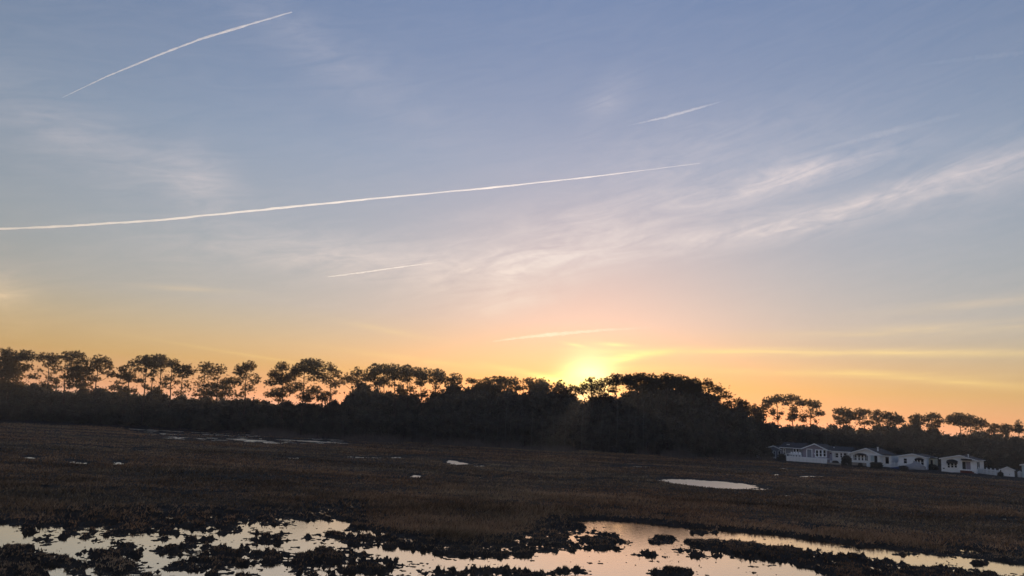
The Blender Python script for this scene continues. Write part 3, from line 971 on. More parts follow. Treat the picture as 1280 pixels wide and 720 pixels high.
PROT = [leaf_crown('crown', 6000, RNG.uniform(0.34, 0.46), 44 + 4 * i, 0.055, taper=(0.1, 0.2, 0.75, 0.4, 0.1, 0.6, 0.3)[i]) for i in range(7)]
TPROT = []
for _ in range(3):
    mb = MB()
    mb.tube([(0, 0, -0.03), (0.01, 0, 0.3), (-0.01, 0.01, 0.62), (0.01, 0, 0.86)], [0.022, 0.017, 0.011, 0.004], 6)
    for q in range(7):
        z = random.uniform(0.25, 0.75)
        a = random.uniform(0, 6.28)
        mb.tube([(0, 0, z), (0.14 * math.cos(a), 0.14 * math.sin(a), z + 0.07), (0.27 * math.cos(a), 0.27 * math.sin(a), z + 0.17)],
                [0.008, 0.006, 0.003], 4)
    TPROT.append(mb.mesh('trunk', MT['bark'], True))


def leafy(name, label, cat, group, base, h, w=None, crown=None):
    root = empty(name, base, RNG.uniform(0, 6.28))
    w = w or h
    root.scale = (w, w, h)
    tag(root, label, cat, group)
    link(bpy.data.objects.new('trunk', random.choice(TPROT)), root)
    link(bpy.data.objects.new('crown', crown or random.choice(PROT)), root)
    return root


tx, ty = zip(*TOPLINE)
LABR = ['low dark evergreen shrub at the marsh edge under the woods',
        'dense dark evergreen tree filling the wall of woods',
        'taller dark evergreen tree closing the skyline between the pines']
for row, (d0, frac, step) in enumerate([(162.5, 0.55, 25), (168.5, 0.88, 19), (175.5, 1.0, 19)]):
    px = -55 + row * 7.0
    while px < 1345:
        behind = px > 940
        d = d0 + RNG.uniform(-1.5, 1.5) + (20 if behind else 0) + (0 if px > 60 else 0)
        q = px + RNG.uniform(-5, 5)
        topz = P(q, np.interp(q, tx, ty), d)[2] * frac * RNG.uniform(0.93, 1.10)
        g = G(q, d)
        g[2] = 0.3
        if not (row == 0 and behind):
            leafy('evergreen_shrub' if row == 0 else 'evergreen_tree', LABR[row], 'shrub' if row == 0 else 'tree',
                  ['shrubs at the foot of the woods', 'evergreen trees of the woods', 'evergreen trees of the skyline'][row],
                  g, topz, topz * RNG.uniform(0.85, 1.2) if topz < 8 else topz * RNG.uniform(0.65, 0.85))
        px += step * RNG.uniform(0.8, 1.2)

# the depth of the wood behind, where no single tree can be told apart
nw = 90000
wpx = RNG.uniform(-70, 1360, nw)
wd_ = RNG.uniform(0, 1, nw)
wd_ = np.where(wpx > 940, 200 + 22 * wd_, 180 + 30 * wd_)
wx = (wpx - 640) / F_PX * wd_ * 1.016
Xp = np.stack([wx, wd_, np.full(nw, 8.0)], -1)
ppx, _ = to_px(Xp)
tops = np.array([P(a, np.interp(a, tx, ty) + 3, b)[2] for a, b in zip(ppx, wd_)])
lump = 0.92 + 0.10 * fbm(wx / 4, wd_ / 4, 3)
wz = RNG.uniform(0, 1, nw) ** 0.8 * tops * lump
p = np.stack([wx, wd_, wz + 0.2], -1)
d = RNG.normal(0, 1, (nw, 3))
d /= np.linalg.norm(d, axis=1)[:, None]
s = np.cross(d, RNG.normal(0, 1, (nw, 3)))
s /= np.linalg.norm(s, axis=1)[:, None]
ln = RNG.uniform(0.5, 1.1, nw)[:, None]
V = np.empty((nw, 3, 3))
V[:, 0] = p - s * ln * .5
V[:, 1] = p + s * ln * .5
V[:, 2] = p + d * ln
tag(link(bpy.data.objects.new('wood', np_mesh('wood', V.reshape(-1, 3), np.arange(nw * 3).reshape(-1, 3), MT['leaf']))),
    'dark mass of the wood behind the front trees', 'wood', kind='stuff')

# thin pale stems of dead saplings standing in the reeds
SM = []
for i in range(4):
    mb = MB()
    mb.tube([(0, 0, -0.1), (0.04 * (i - 1), 0.02, 0.5), (0.06 * (i - 2), 0, 1.0)], [0.018, 0.014, 0.006], 6)
    for q in range(3 + i):
        z = 0.45 + 0.12 * q
        a = 2.1 * q + i
        mb.tube([(0, 0, z), (0.10 * math.cos(a), 0.10 * math.sin(a), z + 0.10)], [0.006, 0.002], 4)
    SM.append(mb.mesh('dead_sapling', MT['grey_bark'], True))
for i in range(24):
    q = 425 + i * 19 + RNG.uniform(-12, 12)
    g = G(q, RNG.uniform(156, 161))
    g[2] = 0.1
    o = link(bpy.data.objects.new('dead_sapling', SM[i % 4]))
    h = RNG.uniform(1.6, 4.6)
    o.location = g
    o.scale = (h * .75, h * .75, h)
    o.rotation_euler = (0, 0, RNG.uniform(0, 6))
    tag(o, 'thin pale bare sapling stem in the reeds before the woods', 'sapling', 'bare stems along the edge of the woods')

for i in range(22):
    q = 560 + i * 11.5 + RNG.uniform(-6, 6)
    g = G(q, RNG.uniform(159.5, 161.5))
    g[2] = 0.2
    h = RNG.uniform(6.5, 11.5)
    o = link(bpy.data.objects.new('slim_tree', SM[i % 4]))
    o.location = g
    o.scale = (h * .42, h * .42, h)
    o.rotation_euler = (0, 0, RNG.uniform(0, 6))
    tag(o, 'slim grey bare trunk standing close before the dark woods', 'tree', 'slim trunks before the woods')

# ------------------------------------------------------------------ houses
class House:
    """a front wall running from one pixel column to another; the photograph's pixels give places on that wall"""

    def __init__(self, name, label, cat, pxl, pxr, depth, deg, z0=0.45):
        self.a = math.radians(deg)
        self.p0 = G(pxl, depth, z0)
        self.e = np.array((math.cos(self.a), math.sin(self.a), 0))
        self.n = np.array((-math.sin(self.a), math.cos(self.a), 0))
        lo, hi = 0.5, 40.0
        for _ in range(40):
            m = (lo + hi) / 2
            x, _y = to_px((self.p0 + self.e * m)[None])
            lo, hi = (m, hi) if x[0] < pxr else (lo, m)
        self.w = lo
        self.z0 = z0
        self.root = empty(name, self.p0, self.a)
        tag(self.root, label, cat)

    def uz(self, px, py, out=0.0):
        d = ray(px, py)
        q = self.p0 - self.n * out
        t = np.dot(q - CAM, self.n) / np.dot(d, self.n)
        h = CAM + d * t - self.p0
        return float(np.dot(h, self.e)), float(h[2])

    def rect(self, x0, y0, x1, y1, out=0.0):
        xm, ym = (x0 + x1) / 2, (y0 + y1) / 2
        u0, u1 = self.uz(x0, ym, out)[0], self.uz(x1, ym, out)[0]
        zt, zb = self.uz(xm, y0, out)[1], self.uz(xm, y1, out)[1]
        return u0, u1, zb, zt

    def window(self, x0, y0, x1, y1, frame='white', out=0.0, panes=1, name='window', glass='glass', fw=0.09):
        u0, u1, z0, z1 = self.rect(x0, y0, x1, y1, out)
        o = -out
        f = fw
        mb = MB()
        mb.box(u0 - f, u0, o - 0.07, o - 0.003, z0 - f, z1 + f).box(u1, u1 + f, o - 0.07, o - 0.003, z0 - f, z1 + f)
        mb.box(u0, u1, o - 0.069, o - 0.003, z1, z1 + f).box(u0, u1, o - 0.09, o - 0.003, z0 - f, z0)
        w = mb.build(name, MT[frame], self.root)
        zm = (z0 + z1) / 2
        for k in range(panes):
            a, b = u0 + (u1 - u0) * k / panes, u0 + (u1 - u0) * (k + 1) / panes
            g = 0.035
            MB().box(a + (g if k else 0), b - (g if k < panes - 1 else 0), o - 0.02, o - 0.004, zm + 0.03, z1).build('pane', MT[glass], w)
            MB().box(a + (g if k else 0), b - (g if k < panes - 1 else 0), o - 0.02, o - 0.004, z0, zm - 0.03).build('pane', MT[glass], w)
        sa = MB()
        sa.box(u0, u1, o - 0.05, o - 0.0045, zm - 0.03, zm + 0.03)
        for k in range(1, panes):
            uu = u0 + (u1 - u0) * k / panes
            sa.box(uu - 0.035, uu + 0.035, o - 0.052, o - 0.0045, z0, z1)
        sa.build('sash_bar', MT[frame], w)
        return w

    def slab(self, name, m, x0, y0, x1, y1, o0, o1, parent=None):
        u0, u1, z0, z1 = self.rect(x0, y0, x1, y1, (o0 + o1) / 2)
        return MB().box(u0, u1, -o1, -o0, z0, z1).build(name, MT[m], parent or self.root)

    def gable(self, u0, u1, zb, ze, zr, ur, length, wall, over=0.3, y0=0.0, roof_len=None, trim='white', th=0.12):
        """walls with a gable end at y0 running back, two roof slabs, white barge boards"""
        MB().prism([(u0, zb), (u1, zb), (u1, ze), (ur, zr), (u0, ze)], y0, y0 + length).build('wall', MT[wall], self.root)
        rl = roof_len or length
        for s, ua in ((-1, u0), (1, u1)):
            slope = (zr - ze) / abs(ur - ua)
            uo, zo = ua + s * over, ze - slope * over
            poly = [(ur, zr + 0.012), (uo, zo + 0.012), (uo, zo + th), (ur, zr + th)]
            if s > 0:
                poly = poly[::-1]
            rf = MB().prism(poly, y0 - over, y0 + rl + over).build('roof', MT['shingle'], self.root)
            b = [(ur, zr - 0.10), (uo - s * 0.004, zo - 0.10), (uo - s * 0.004, zo + th + 0.02), (ur, zr + th + 0.02)]
            if s > 0:
                b = b[::-1]
            MB().prism(b, y0 - over - 0.05, y0 - over - 0.003).build('barge_board', MT[trim], rf)
            MB().box(min(uo, uo + s * 0.05), max(uo, uo + s * 0.05), y0 - over, y0 + rl + over, zo - 0.02, zo + th - 0.02).build('gutter', MT[trim], rf)


def awning(h, x0, y0, x1, y1, out=0.55, m='dark', scallop=6, arch=0.0):
    """sloping canopy over a window with a scalloped lower edge"""
    u0, u1, z0, z1 = h.rect(x0, y0, x1, y1, out * 0.5)
    n = scallop * 4
    vs, fs = [], []
    for i in range(n + 1):
        t = i / n
        u = u0 + (u1 - u0) * t
        top = z1 - arch * (2 * t - 1) ** 2
        drop = 0.10 * abs(math.sin(math.pi * t * scallop))
        for (y, z) in ((-0.01, top), (-out, (z0 + top) / 2), (-out - 0.01, z0 - drop), (-out + 0.03, z0 - drop), (-0.01, top - 0.06)):
            vs.append((u, y, z))
    for i in range(n):
        for j in range(5):
            a, b = i * 5 + j, i * 5 + (j + 1) % 5
            fs.append((a, b, b + 5, a + 5))
    fs += [(4, 3, 2, 1, 0), tuple(n * 5 + j for j in range(5))]
    return MB().add(vs, fs).build('awning', MT[m], h.root)


def vent_pipe(h, px, y0, y1, out, m='white', r=0.09):
    u, zt = h.uz(px, y0, out)
    _, zb = h.uz(px, y1, out)
    MB().tube([(u, -out, zb), (u, -out, zt)], r, 8).tube([(u, -out, zt), (u, -out, zt + 0.12)], r * 1.6, 8).build('vent_pipe', MT[m], h.root)


ANG = -37.0
# white house with brick steps
h = House('mobile_home', 'white low-gabled mobile home with dark scalloped window awning and brick steps', 'house', 1177, 1221.5, 141, ANG)
_, ze = h.uz(1177, 573)
ur, zr = h.uz(1199, 569.5)
h.gable(0, h.w, -0.25, ze, zr, ur, 14, 'white', over=0.28, th=0.08)
for k in range(3):
    h.window(1184.6 + 4.4 * k, 579.0, 1187.2 + 4.4 * k, 584.3)
awning(h, 1183.2, 574.2, 1197.0, 579.2, arch=0.25)
d = h.slab('door', 'dark', 1203.0, 577.2, 1207.2, 586.5, 0.003, 0.05)
h.slab('door_panel', 'lav', 1207.6, 577.2, 1213.2, 586.8, 0.003, 0.04, d)
h.slab('door_trim', 'white', 1202.3, 576.3, 1213.8, 577.0, 0.003, 0.07, d)
h.slab('porch_canopy', 'dark', 1201.3, 573.6, 1214.5, 575.4, 0.003, 0.9)
h.slab('porch_floor', 'white', 1200.6, 587.4, 1215.2, 588.2, 0.003, 1.25)
u0, u1, z0, z1 = h.rect(1200.8, 588.2, 1215, 594, 0.6)
st = MB()
st.box(u0, u1, -1.2, -0.003, -0.25, z1 - 0.004)
st.build('brick_porch', MT['brick'], h.root)
for k in range(4):
    MB().box(u1 + 0.28 * k, u1 + 0.28 * (k + 1) - 0.002, -1.2, -0.05, -0.25, z1 - 0.2 * (k + 1)).build('brick_step', MT['brick'], h.root)
h.slab('wall_vent', 'dark', 1178.6, 584.8, 1180.8, 586.0, 0.003, 0.03)
vent_pipe(h, 1210.3, 568.5, 571.5, -3.0)
MB().box(h.w + 0.003, h.w + 0.07, 0.9, 1.9, 0.9, 2.1).build('side_window', MT['glass'], h.root)
MB().box(h.w + 0.003, h.w + 0.07, 3.4, 4.6, 0.9, 2.1).build('side_window', MT['glass'], h.root)
hF = h

# white house with arched windows
h = House('mobile_home', 'small white mobile home with arched window behind the grey tarpaulin', 'house', 1123.5, 1158.5, 149, ANG)
_, ze = h.uz(1123.5, 570)
ur, zr = h.uz(1140.5, 567.6)
h.gable(0, h.w, -0.2, ze, zr, ur, 13, 'white', over=0.25, th=0.08)
h.window(1129.8, 573.2, 1133.6, 579)
for k, (a, b) in enumerate([(1143.8, 1146.2), (1147.4, 1149.8), (1151.4, 1154.6)]):
    h.window(a, 574.6, b, 581)
awning(h, 1143.0, 572.0, 1154.8, 574.6, out=0.4, arch=0.3, scallop=4)
vent_pipe(h, 1142, 562.5, 567.5, -4.0, 'metal', 0.03)
# cream side porch on posts
ex = MB()
MB().box(h.w + 0.01, h.w + 1.05, 3.0, 7.0, 0.2, 2.2).build('side_porch', MT['cream'], h.root)
MB().box(h.w + 0.012, h.w + 1.2, 2.7, 7.2, 2.203, 2.32).build('porch_roof', MT['shingle'], h.root)
MB().box(h.w + 0.3, h.w + 0.7, 2.96, 2.997, 0.8, 1.9).build('porch_window', MT['glass'], h.root)
hE = h

# white house with the wide gable
h = House('mobile_home', 'white mobile home with steep wide gable, tall shuttered windows and corner porch', 'house', 1063.5, 1101, 152, ANG)
_, ze = h.uz(1063.5, 566.2)
ur, zr = h.uz(1083, 560.6)
h.gable(0, h.w, -0.2, ze, zr, ur, 15, 'white', over=0.35, th=0.1)
for k in range(4):
    c = 1069.7 + 4.25 * k
    h.window(c - 0.9, 568.8 + 0.15 * k, c + 0.9, 575.0 + 0.2 * k)
h.slab('shutter', 'dark', 1067.0, 568.6, 1068.3, 575.2, 0.003, 0.05)
h.slab('shutter', 'dark', 1083.6, 569.6, 1084.7, 576.0, 0.003, 0.05)
awning(h, 1068.5, 566.3, 1083.0, 568.6, out=0.5, arch=0.25, scallop=1)
h.slab('skirting', 'tan', 1064.5, 578.2, 1083, 582.5, 0.003, 0.05)
d = h.slab('door', 'dark', 1093.0, 569.8, 1096.6, 578.5, 0.003, 0.05)
h.slab('porch_panel', 'teal', 1088.4, 569.4, 1092.6, 576.5, 0.003, 0.04)
for x in (1086.3, 1097.8):
    u, zb = h.uz(x, 581, 1.3)
    MB().box(u - 0.08, u + 0.08, -1.4, -1.24, -0.2, h.uz(x, 568.6, 1.3)[1]).build('porch_post', MT['white'], h.root)
h.slab('porch_beam', 'white', 1085.2, 567.2, 1099.5, 568.6, 1.1, 1.5)
h.slab('porch_wall', 'white', 1083.6, 579.6, 1093.5, 584.2, 1.2, 1.4)
vent_pipe(h, 1097.2, 559.5, 564.0, -3.5, 'white', 0.12)
# wing with its own windows
MB().box(h.w + 0.01, h.w + 1.5, 2.5, 12, -0.2, ze - 0.05).build('side_wing', MT['white'], h.root)
MB().box(h.w + 0.012, h.w + 1.7, 2.2, 12.3, ze - 0.047, ze + 0.1).build('wing_roof', MT['shingle'], h.root)
for k in (0.45,):
    MB().box(h.w + k, h.w + k + 0.6, 2.44, 2.497, 0.7, 2.0).build('wing_window', MT['glass'], h.root)
hD = h

# long white house side
h = House('mobile_home', 'long white mobile home with dark low roof between the grey and the wide-gabled houses', 'house', 1034.8, 1062.5, 156, ANG)
_, ze = h.uz(1048, 565)
_, zt = h.uz(1048, 560.8)
MB().box(0, h.w, 0, 7, -0.2, ze).build('wall', MT['white'], h.root)
rf = MB().prism([(-0.3, ze + 0.004), (h.w + 0.3, ze + 0.004), (h.w + 0.3, ze + 0.16), (-0.3, ze + 0.16)], -0.35, 7.3).build('eaves', MT['white'], h.root)
ym = 3.5
MB().add([(-0.3, -0.36, ze + 0.164), (h.w + 0.3, -0.36, ze + 0.164), (h.w + 0.3, 7.3, ze + 0.164), (-0.3, 7.3, ze + 0.164),
          (-0.3, ym, zt + 0.45), (h.w + 0.3, ym, zt + 0.45)],
         [(0, 1, 5, 4), (2, 3, 4, 5), (0, 4, 3), (1, 2, 5), (0, 3, 2, 1)]).build('roof', MT['shingle'], h.root)
d = h.slab('door', 'lilac', 1036.8, 565.8, 1040.2, 575.5, 0.003, 0.05)
h.slab('door_light', 'dark', 1037.6, 566.2, 1039.2, 567.6, 0.052, 0.07, d)
for a, b in ((1044.6, 1047.8), (1050.6, 1052.6), (1054.8, 1057.8)):
    h.window(a, 566.6, b, 571.6)
h.slab('shutter', 'dark', 1043.6, 566.4, 1044.3, 571.8, 0.003, 0.05)
h.slab('shutter', 'dark', 1058.2, 566.6, 1059.0, 572.4, 0.003, 0.05)
vent_pipe(h, 1042.5, 559.5, 562.5, -2.0, 'white', 0.07)
hC = h
dk = House('deck', 'low weathered tan deck edge before the long white house', 'deck', 1034.0, 1051, 151, ANG, 0.3)
for k in range(2):
    MB().box(0, dk.w, -0.04, 0.0, -0.2 + 0.30 * k, 0.08 + 0.30 * k).build('plank', MT['tan'], dk.root)
MB().box(0, dk.w, 0.002, 2.2, 0.30, 0.40).build('deck_floor', MT['tan'], dk.root)
for k in range(5):
    u = dk.w * k / 4
    MB().box(u - 0.05, u + 0.05, -0.09, -0.042, -0.2, 0.42).build('post', MT['tan'], dk.root)

# grey house with white-trimmed gable
h = House('mobile_home', 'grey mobile home with white-trimmed gable and white skirted deck', 'house', 1003.6, 1034, 157, ANG)
_, ze = h.uz(1003.6, 560.6)
ur, zr = h.uz(1018.3, 555)
h.gable(0, h.w, -0.2, ze, zr, ur, 9, 'lav', over=0.3, th=0.1)
d = h.slab('door', 'grey', 1009.2, 562.0, 1014.2, 571.4, 0.003, 0.05)
h.slab('door_trim', 'white', 1008.0, 561.0, 1015.4, 561.8, 0.003, 0.09, d)
h.slab('door_trim', 'white', 1008.0, 562.0, 1008.9, 571.4, 0.003, 0.09, d)
h.slab('door_trim', 'white', 1014.5, 562.0, 1015.4, 571.4, 0.003, 0.09, d)
for a, b in ((1020.0, 1022.8), (1024.6, 1027.2), (1029.4, 1032.2)):
    h.window(a, 562.9, b, 570.6, fw=0.16)
# wing set back, eaves facing the marsh
wl_ = h.uz(976, 566)[0]
zw = ze - 0.05
MB().box(wl_, -0.01, 0.6, 7.5, -0.2, zw).build('wing_wall', MT['grey'], h.root)
MB().add([(wl_ - .4, 0.15, zw + .004), (-0.02, 0.15, zw + .004), (-0.02, 8, zw + .004), (wl_ - .4, 8, zw + .004),
          (wl_ - .4, 4, zr + .05), (-0.02, 4, zr + .05)], [(0, 1, 5, 4), (2, 3, 4, 5), (0, 4, 3), (1, 2, 5), (0, 3, 2, 1)]).build('wing_roof', MT['shingle'], h.root)
MB().box(wl_ - .4, -0.02, 0.09, 0.146, zw - 0.06, zw + 0.06).build('wing_gutter', MT['white'], h.root)
for a, b in ((992.2, 994.6), (996.0, 998.4), (979.6, 981.2)):
    h.window(a, 561.2, b, 568.4, out=-0.6)
h.slab('skylight', 'white', 983.5, 555.4, 987.0, 556.6, -2.4, -2.2)
# deck skirt
sk0, sk1 = h.uz(983, 574, 2.4)[0], h.uz(1034, 574, 2.4)[0]
zt = h.uz(1015, 572.2, 2.4)[1]
nb = 12
MB().box(sk0, sk1, -2.4, -0.06, zt - 0.12, zt).build('deck_floor', MT['white'], h.root)
for k in range(nb):
    a, b = sk0 + (sk1 - sk0) * k / nb, sk0 + (sk1 - sk0) * (k + 1) / nb
    MB().box(a + 0.015, b - 0.015, -2.46, -2.402, -0.25, zt - 0.02).build('skirt_panel', MT['white'], h.root)
rl = MB()
for k in range(6):
    u = sk0 + (sk1 - sk0) * (0.0 + 0.07 * k)
    rl.box(u - 0.04, u + 0.04, -2.36, -2.28, zt, zt + 0.5)
rl.box(sk0, sk0 + (sk1 - sk0) * 0.36, -2.37, -2.27, zt + 0.5, zt + 0.57)
rl.build('deck_rail', MT['white'], h.root)
u1_, z1_ = h.uz(1017.5, 566.2, 2.0)
u2_, z2_ = h.uz(1023, 574.5, 2.4)
MB().tube([(u1_, -2.0, z1_), (u2_, -2.45, z2_)], 0.06, 6).build('stair_rail', MT['white'], h.root)
hB = h
for k, px in enumerate((988.5, 992.3, 996.0, 1000.2)):
    u, _z = h.uz(px, 574, 1.9)
    w_ = h.p0 + h.e * u - h.n * 1.9
    o = empty('deck_chair', (w_[0], w_[1], h.z0 + zt), h.a + 0.3 * (k - 1.5))
    tag(o, 'white plastic chair on the deck of the grey house', 'chair', 'white chairs on the deck')
    MB().box(-.27, .27, -.25, .25, .38, .43).build('seat', MT['white'], o)
    MB().prism([(-.27, .43), (.27, .43), (.22, .92), (-.22, .92)], .22, .26).build('backrest', MT['white'], o)
    for sx in (-1, 1):
        MB().box(sx * .27 - .03, sx * .27 + .03, -.25, .25, .60, .64).build('armrest', MT['white'], o)
        for sy in (-1, 1):
            MB().box(sx * .24 - .025, sx * .24 + .025, sy * .22 - .025, sy * .22 + .025, 0, .38).build('leg', MT['white'], o)

# dim house half hidden by trees
h = House('mobile_home', 'dim grey-blue mobile home half hidden by trees past the grey house', 'house', 957, 976, 172, -36)
_, ze = h.uz(965, 561)
ur, zr = h.uz(967, 557.5)
h.gable(0, h.w, -0.2, ze, zr, ur, 9, 'grey', over=0.25, th=0.1)
for a, b in ((963.4, 965.2), (967, 968.8), (973.0, 975.4)):
    h.window(a, 564, b, 571)
h.slab('porch_rail', 'white', 961, 571.6, 970, 573.2, 1.0, 1.1)

# pale blue house at the end of the row
h = House('mobile_home', 'pale blue mobile home beyond the white shed', 'house', 1278, 1330, 131, ANG)
_, ze = h.uz(1278, 581)
h.gable(0, h.w, -0.2, ze, ze + 0.75, h.w / 2, 13, 'teal', over=0.25, th=0.08)
u_ = h.w * 0.5
for k in (0.25, 0.6):
    u = h.w * k
    f = MB().box(u - .5, u + .5, -0.05, -0.003, 0.8, 2.0).build('window', MT['white'], h.root)
    MB().box(u - .42, u + .42, -0.07, -0.052, 0.88, 1.92).build('pane', MT['glass'], f)


def fence(label, a, b, n, hgt, z0=0.4):
    a, b = np.array(a), np.array(b)
    ln = np.linalg.norm((b - a)[:2])
    root = empty('picket_fence', (a[0], a[1], z0), math.atan2(b[1] - a[1], b[0] - a[0]))
    tag(root, label, 'fence')
    for k in range(n + 1):
        u = ln * k / n
        mb = MB()
        mb.box(u - .07, u + .07, -.07, .07, -.2, hgt + .12)
        mb.add([(u - .09, -.09, hgt + .12), (u + .09, -.09, hgt + .12), (u + .09, .09, hgt + .12), (u - .09, .09, hgt + .12), (u, 0, hgt + .26)],
               [(0, 1, 4), (1, 2, 4), (2, 3, 4), (3, 0, 4), (3, 2, 1, 0)])
        mb.build('post', MT['white'], root)
    for k in range(n):
        u0, u1 = ln * k / n + .072, ln * (k + 1) / n - .072
        MB().box(u0, u1, -.03, .03, .12, .20).box(u0, u1, -.03, .03, hgt - .22, hgt - .14).build('rail', MT['white'], root)
        pk = MB()
        m = max(3, int((u1 - u0) / 0.16))
        for j in range(m):
            c = u0 + (u1 - u0) * (j + .5) / m
            pk.prism([(c - .05, .04), (c + .05, .04), (c + .05, hgt - .06), (c, hgt), (c - .05, hgt - .06)], -.055, -.032)
        pk.build('pickets', MT['white'], root)


fence('white picket fence running from the brick-stepped house to the shed', G(1224, 140), G(1250, 133.5), 5, 1.05)
fence('white picket fence between the two gabled white houses', G(1106, 152), G(1123, 148.5), 4, 1.0)
fence('broken low white fence near the half-hidden house', G(946, 166), G(958, 163), 4, 0.8)

# shed
h = House('garden_shed', 'small white shed with low gable at the end of the picket fence', 'shed', 1252, 1268.5, 133, -34, 0.35)
_, ze = h.uz(1252, 586.5)
ur, zr = h.uz(1259, 583.6)
h.gable(0, h.w, -0.15, ze, zr, ur, 3.0, 'white', over=0.12, th=0.05)
d = h.slab('door', 'white', 1256.5, 588.5, 1262.5, 597.3, 0.003, 0.04)
h.slab('handle', 'dark', 1261.6, 592.4, 1262.1, 593.6, 0.042, 0.06, d)

# tank
g = G(1275.3, 132, 0.35)
t = empty('gas_tank', (g[0], g[1], 0.35))
tag(t, 'white upright gas tank with domed top beside the shed', 'tank')
R_ = 0.36
prof = [(0.02, 0.30), (0.05, 0.34), (0.12, R_), (0.92, R_), (1.02, 0.33), (1.10, 0.24), (1.14, 0.12), (1.15, 0.02)]
MB().tube([(0, 0, z) for z, r in prof], [r for z, r in prof], 16).build('body', MT['tank'], t, True)
MB().tube([(0, 0, 1.14), (0, 0, 1.20)], 0.06, 8).tube([(0, 0, 1.20), (0, 0, 1.26)], [0.11, 0.09], 8).build('valve', MT['metal'], t)
MB().tube([(0, 0, -0.06), (0, 0, 0.03)], 0.28, 12).build('foot_ring', MT['metal'], t)


# tarpaulin heaps: draped lumpy hulls
def heap(name, label, px, depth, sx, sy, sz, m, rz, seed):
    rg = np.random.default_rng(seed)
    nu, nv = 26, 12
    vs, fs = [], []
    for j in range(nv + 1):
        t = j / nv
        for i in range(nu):
            a = 2 * math.pi * i / nu
            fold = 1 + 0.06 * math.sin(7 * a + 2 * t) * (1 - t) + 0.05 * rg.normal()
            r = (1 - t ** 2.6) * fold + 0.02
            ridge = 0.85 + 0.15 * math.cos(a)
            vs.append((sx * r * math.cos(a), sy * r * math.sin(a), sz * (t * ridge) - 0.05))
    for j in range(nv):
        for i in range(nu):
            fs.append((j * nu + i, j * nu + (i + 1) % nu, (j + 1) * nu + (i + 1) % nu, (j + 1) * nu + i))
    fs.append(tuple(nv * nu + i for i in range(nu)))
    g = G(px, depth, 0.3)
    o = MB().add(vs, fs).build(name, MT[m], None, True)
    o.location = (g[0], g[1], 0.3)
    o.rotation_euler = (0, 0, rz)
    return tag(o, label, 'tarpaulin')


heap('covered_heap', 'tall grey tarpaulin heap before the arched-window house', 1142, 144, 2.1, 1.1, 1.9, 'tarp', math.radians(-30), 3)
heap('covered_heap', 'low dark blue tarpaulin heap by the picket fence', 1124, 146, 1.7, 0.8, 0.75, 'bluetarp', math.radians(-40), 4)

# antenna pole
g = G(1033.6, 166, 0.4)
t = empty('antenna_pole', (g[0], g[1], 0.4))
tag(t, 'tall thin pole with short crossbar behind the long white house', 'pole')
zt = P(1033.3, 542, 166)[2] - 0.4
MB().tube([(0, 0, -0.2), (0, 0, zt)], [0.11, 0.07], 7).build('pole', MT['grey_bark'], t)
MB().box(-0.2, 0.9, -0.04, 0.04, zt - 0.2, zt - 0.08).build('crossbar', MT['grey_bark'], t)

# garden bushes
BUSH = [leaf_crown('crown', 4200, 0.55, 110, 0.10, taper=-0.15) for _ in range(2)]
for lab, px, dp, hh_, ww in [
    ('big dark round bush before the long white house', 1058.5, 147.5, 2.0, 1.5),
    ('small clipped bush against the long white house wall', 1044.5, 152.5, 0.8, 1.1),
    ('small bush below the wide-gabled house windows', 1075.5, 147.5, 0.8, 0.7),
    ('dark clipped hedge bush against the corner porch', 1092.0, 146.5, 1.1, 1.0),
    ('dark bush next to the corner porch hedge', 1099.5, 146.0, 1.1, 1.0),
    ('scrubby low bush under the grey tarpaulin heap', 1130, 142.5, 0.8, 1.3),
    ('scrubby bush beside the shed wall', 1251, 131.5, 0.9, 0.8),
    ('dark shrub at the grey house corner past the deck', 977, 158, 1.5, 1.4),
    ('leafless-looking dark shrub before the half-hidden house', 958, 162, 2.6, 2.2),
    ('low dark shrub between the brick-stepped and arched-window houses', 1166, 148, 1.2, 1.5)]:
    g = G(px, dp, 0.3)
    g[2] = 0.3
    leafy('garden_bush', lab, 'bush', None, g, hh_, ww, random.choice(BUSH))

# ------------------------------------------------------------------ contrails: real ice trails ten kilometres up
vm = {}


def vol(name, dens):
    m = bpy.data.materials.new(name)
    m.use_nodes = True
    n, l = m.node_tree.nodes, m.node_tree.links
    n.remove(n['Principled BSDF'])
    v = n.new('ShaderNodeVolumePrincipled')
    v.inputs['Color'].default_value = (1, 1, 1, 1)
    v.inputs['Density'].default_value = dens
    v.inputs['Anisotropy'].default_value = 0.55
    l.new(v.outputs[0], n['Material Output'].inputs['Volume'])
    return m


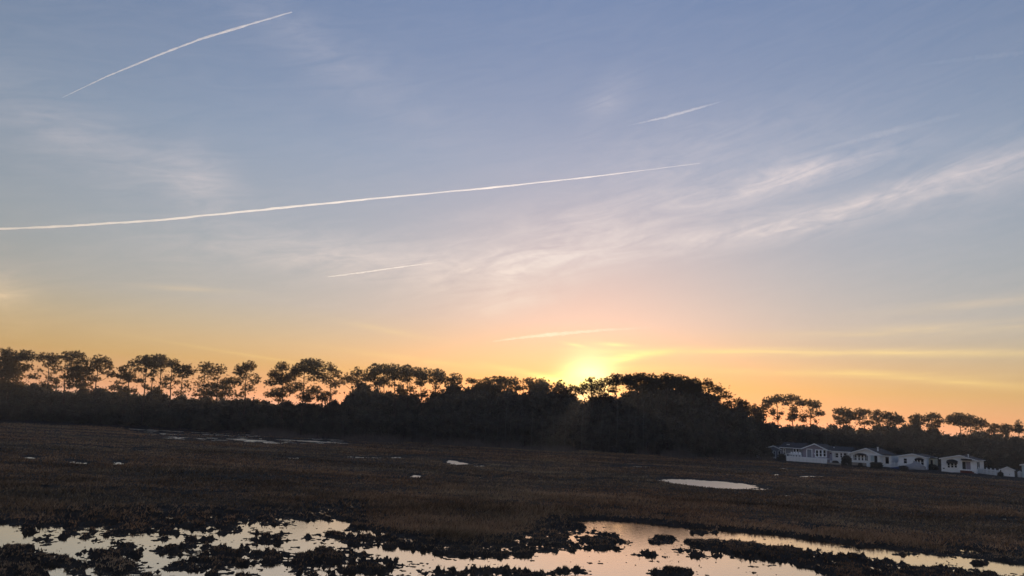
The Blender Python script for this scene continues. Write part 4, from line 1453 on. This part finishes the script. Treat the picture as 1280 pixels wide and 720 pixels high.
def contrail(label, pts, widths, dens, twin=False, alt=10000.0, wob=0.09):
    P3 = [on_z(x, y, alt) for x, y in pts]
    seg = np.cumsum([0] + [np.linalg.norm(b - a) for a, b in zip(P3, P3[1:])])
    m = 260
    t = np.linspace(0, seg[-1], m)
    C = np.stack([np.interp(t, seg, [p[i] for p in P3]) for i in range(3)], -1)
    for _ in range(6):
        C[1:-1] = 0.25 * C[:-2] + 0.5 * C[1:-1] + 0.25 * C[2:]
    wp_ = np.interp(t, seg, widths) * 0.72
    R_ = wp_ / F_PX * np.linalg.norm(C - CAM, axis=1) * 0.5 * math.cos(math.radians(18))
    def soft(n):
        z = RNG.normal(0, 1, (m + 40, n))
        z = sum(z[i:i + m] * w for i, w in ((0, .3), (1, .5), (2, .8), (3, .8), (4, .5), (5, .3)))
        return z / 1.4
    R_ = R_ * np.clip(1 + wob * soft(1)[:, 0], 0.3, 2)
    off = np.cross(C[-1] - C[0], (0, 0, 1.0))
    off /= np.linalg.norm(off)
    root = empty('contrail', C[0])
    tag(root, label, 'contrail')
    for s in ((-1, 1) if twin else (0,)):
        mb = MB().tube(list(C - C[0] + off * (R_ * 0.75 * s)[:, None] + soft(3) * (R_ * 0.10)[:, None]),
                       list(np.maximum(R_, 4.0) * (0.8 if twin else 1)), 10)
        k = round(dens, 6)
        if k not in vm:
            vm[k] = vol('ice_trail', dens)
        mb.build('ice_trail', vm[k], root, True)


contrail('short bright twin contrail high in the blue, ending in a sharp tip', [(78, 122), (130, 97), (200, 68), (250, 49), (300, 34), (365, 15)],
         [0.6, 1.5, 2.3, 2.8, 3.2, 1.6], 0.0058, True)
contrail('longest contrail, crossing most of the sky', [(-90, 287), (0, 286), (80, 283), (200, 275), (330, 262), (480, 247), (600, 236), (740, 221), (875, 204)],
         [2.6, 3.4, 3.8, 3.6, 4.0, 3.6, 3.2, 2.8, 1.5], 0.0027)
contrail('short fuzzy contrail fragment above the streaky cirrus', [(785, 157), (830, 147), (870, 136), (908, 125)], [1, 4.6, 4.6, 1], 0.0010, wob=0.12)
contrail('small faint thin contrail below the longest one', [(410, 346), (450, 341), (500, 334), (560, 326)], [1.8, 2.4, 2.4, 0.6], 0.0011)
contrail('soft golden streak low over the sunset', [(615, 427), (660, 421), (700, 417), (750, 413), (815, 409)], [2, 6, 7, 5, 2], 0.00012, wob=0.12)
contrail('very faint broad trail in the upper sky over the houses', [(1030, 186), (1090, 170), (1150, 155), (1200, 143)], [4, 9, 9, 5], 0.00012, wob=0.12)
contrail('barely visible trail running out of the frame above the houses', [(1150, 81), (1220, 72), (1300, 64)], [4, 7, 7], 0.00012, wob=0.12)

# ------------------------------------------------------------------ evening haze lying over the marsh
hm = bpy.data.materials.new('evening_haze')
hm.use_nodes = True
hn = hm.node_tree.nodes
hn.remove(hn['Principled BSDF'])
hv = hn.new('ShaderNodeVolumePrincipled')
hv.inputs['Color'].default_value = (1.0, 0.96, 0.95, 1)
hv.inputs['Density'].default_value = 0.0003
hv.inputs['Anisotropy'].default_value = 0.2
hm.node_tree.links.new(hv.outputs[0], hn['Material Output'].inputs['Volume'])
tag(MB().box(-7200, 7200, -7200, 7200, -1.5, 24.0).build('haze', hm), kind='stuff')
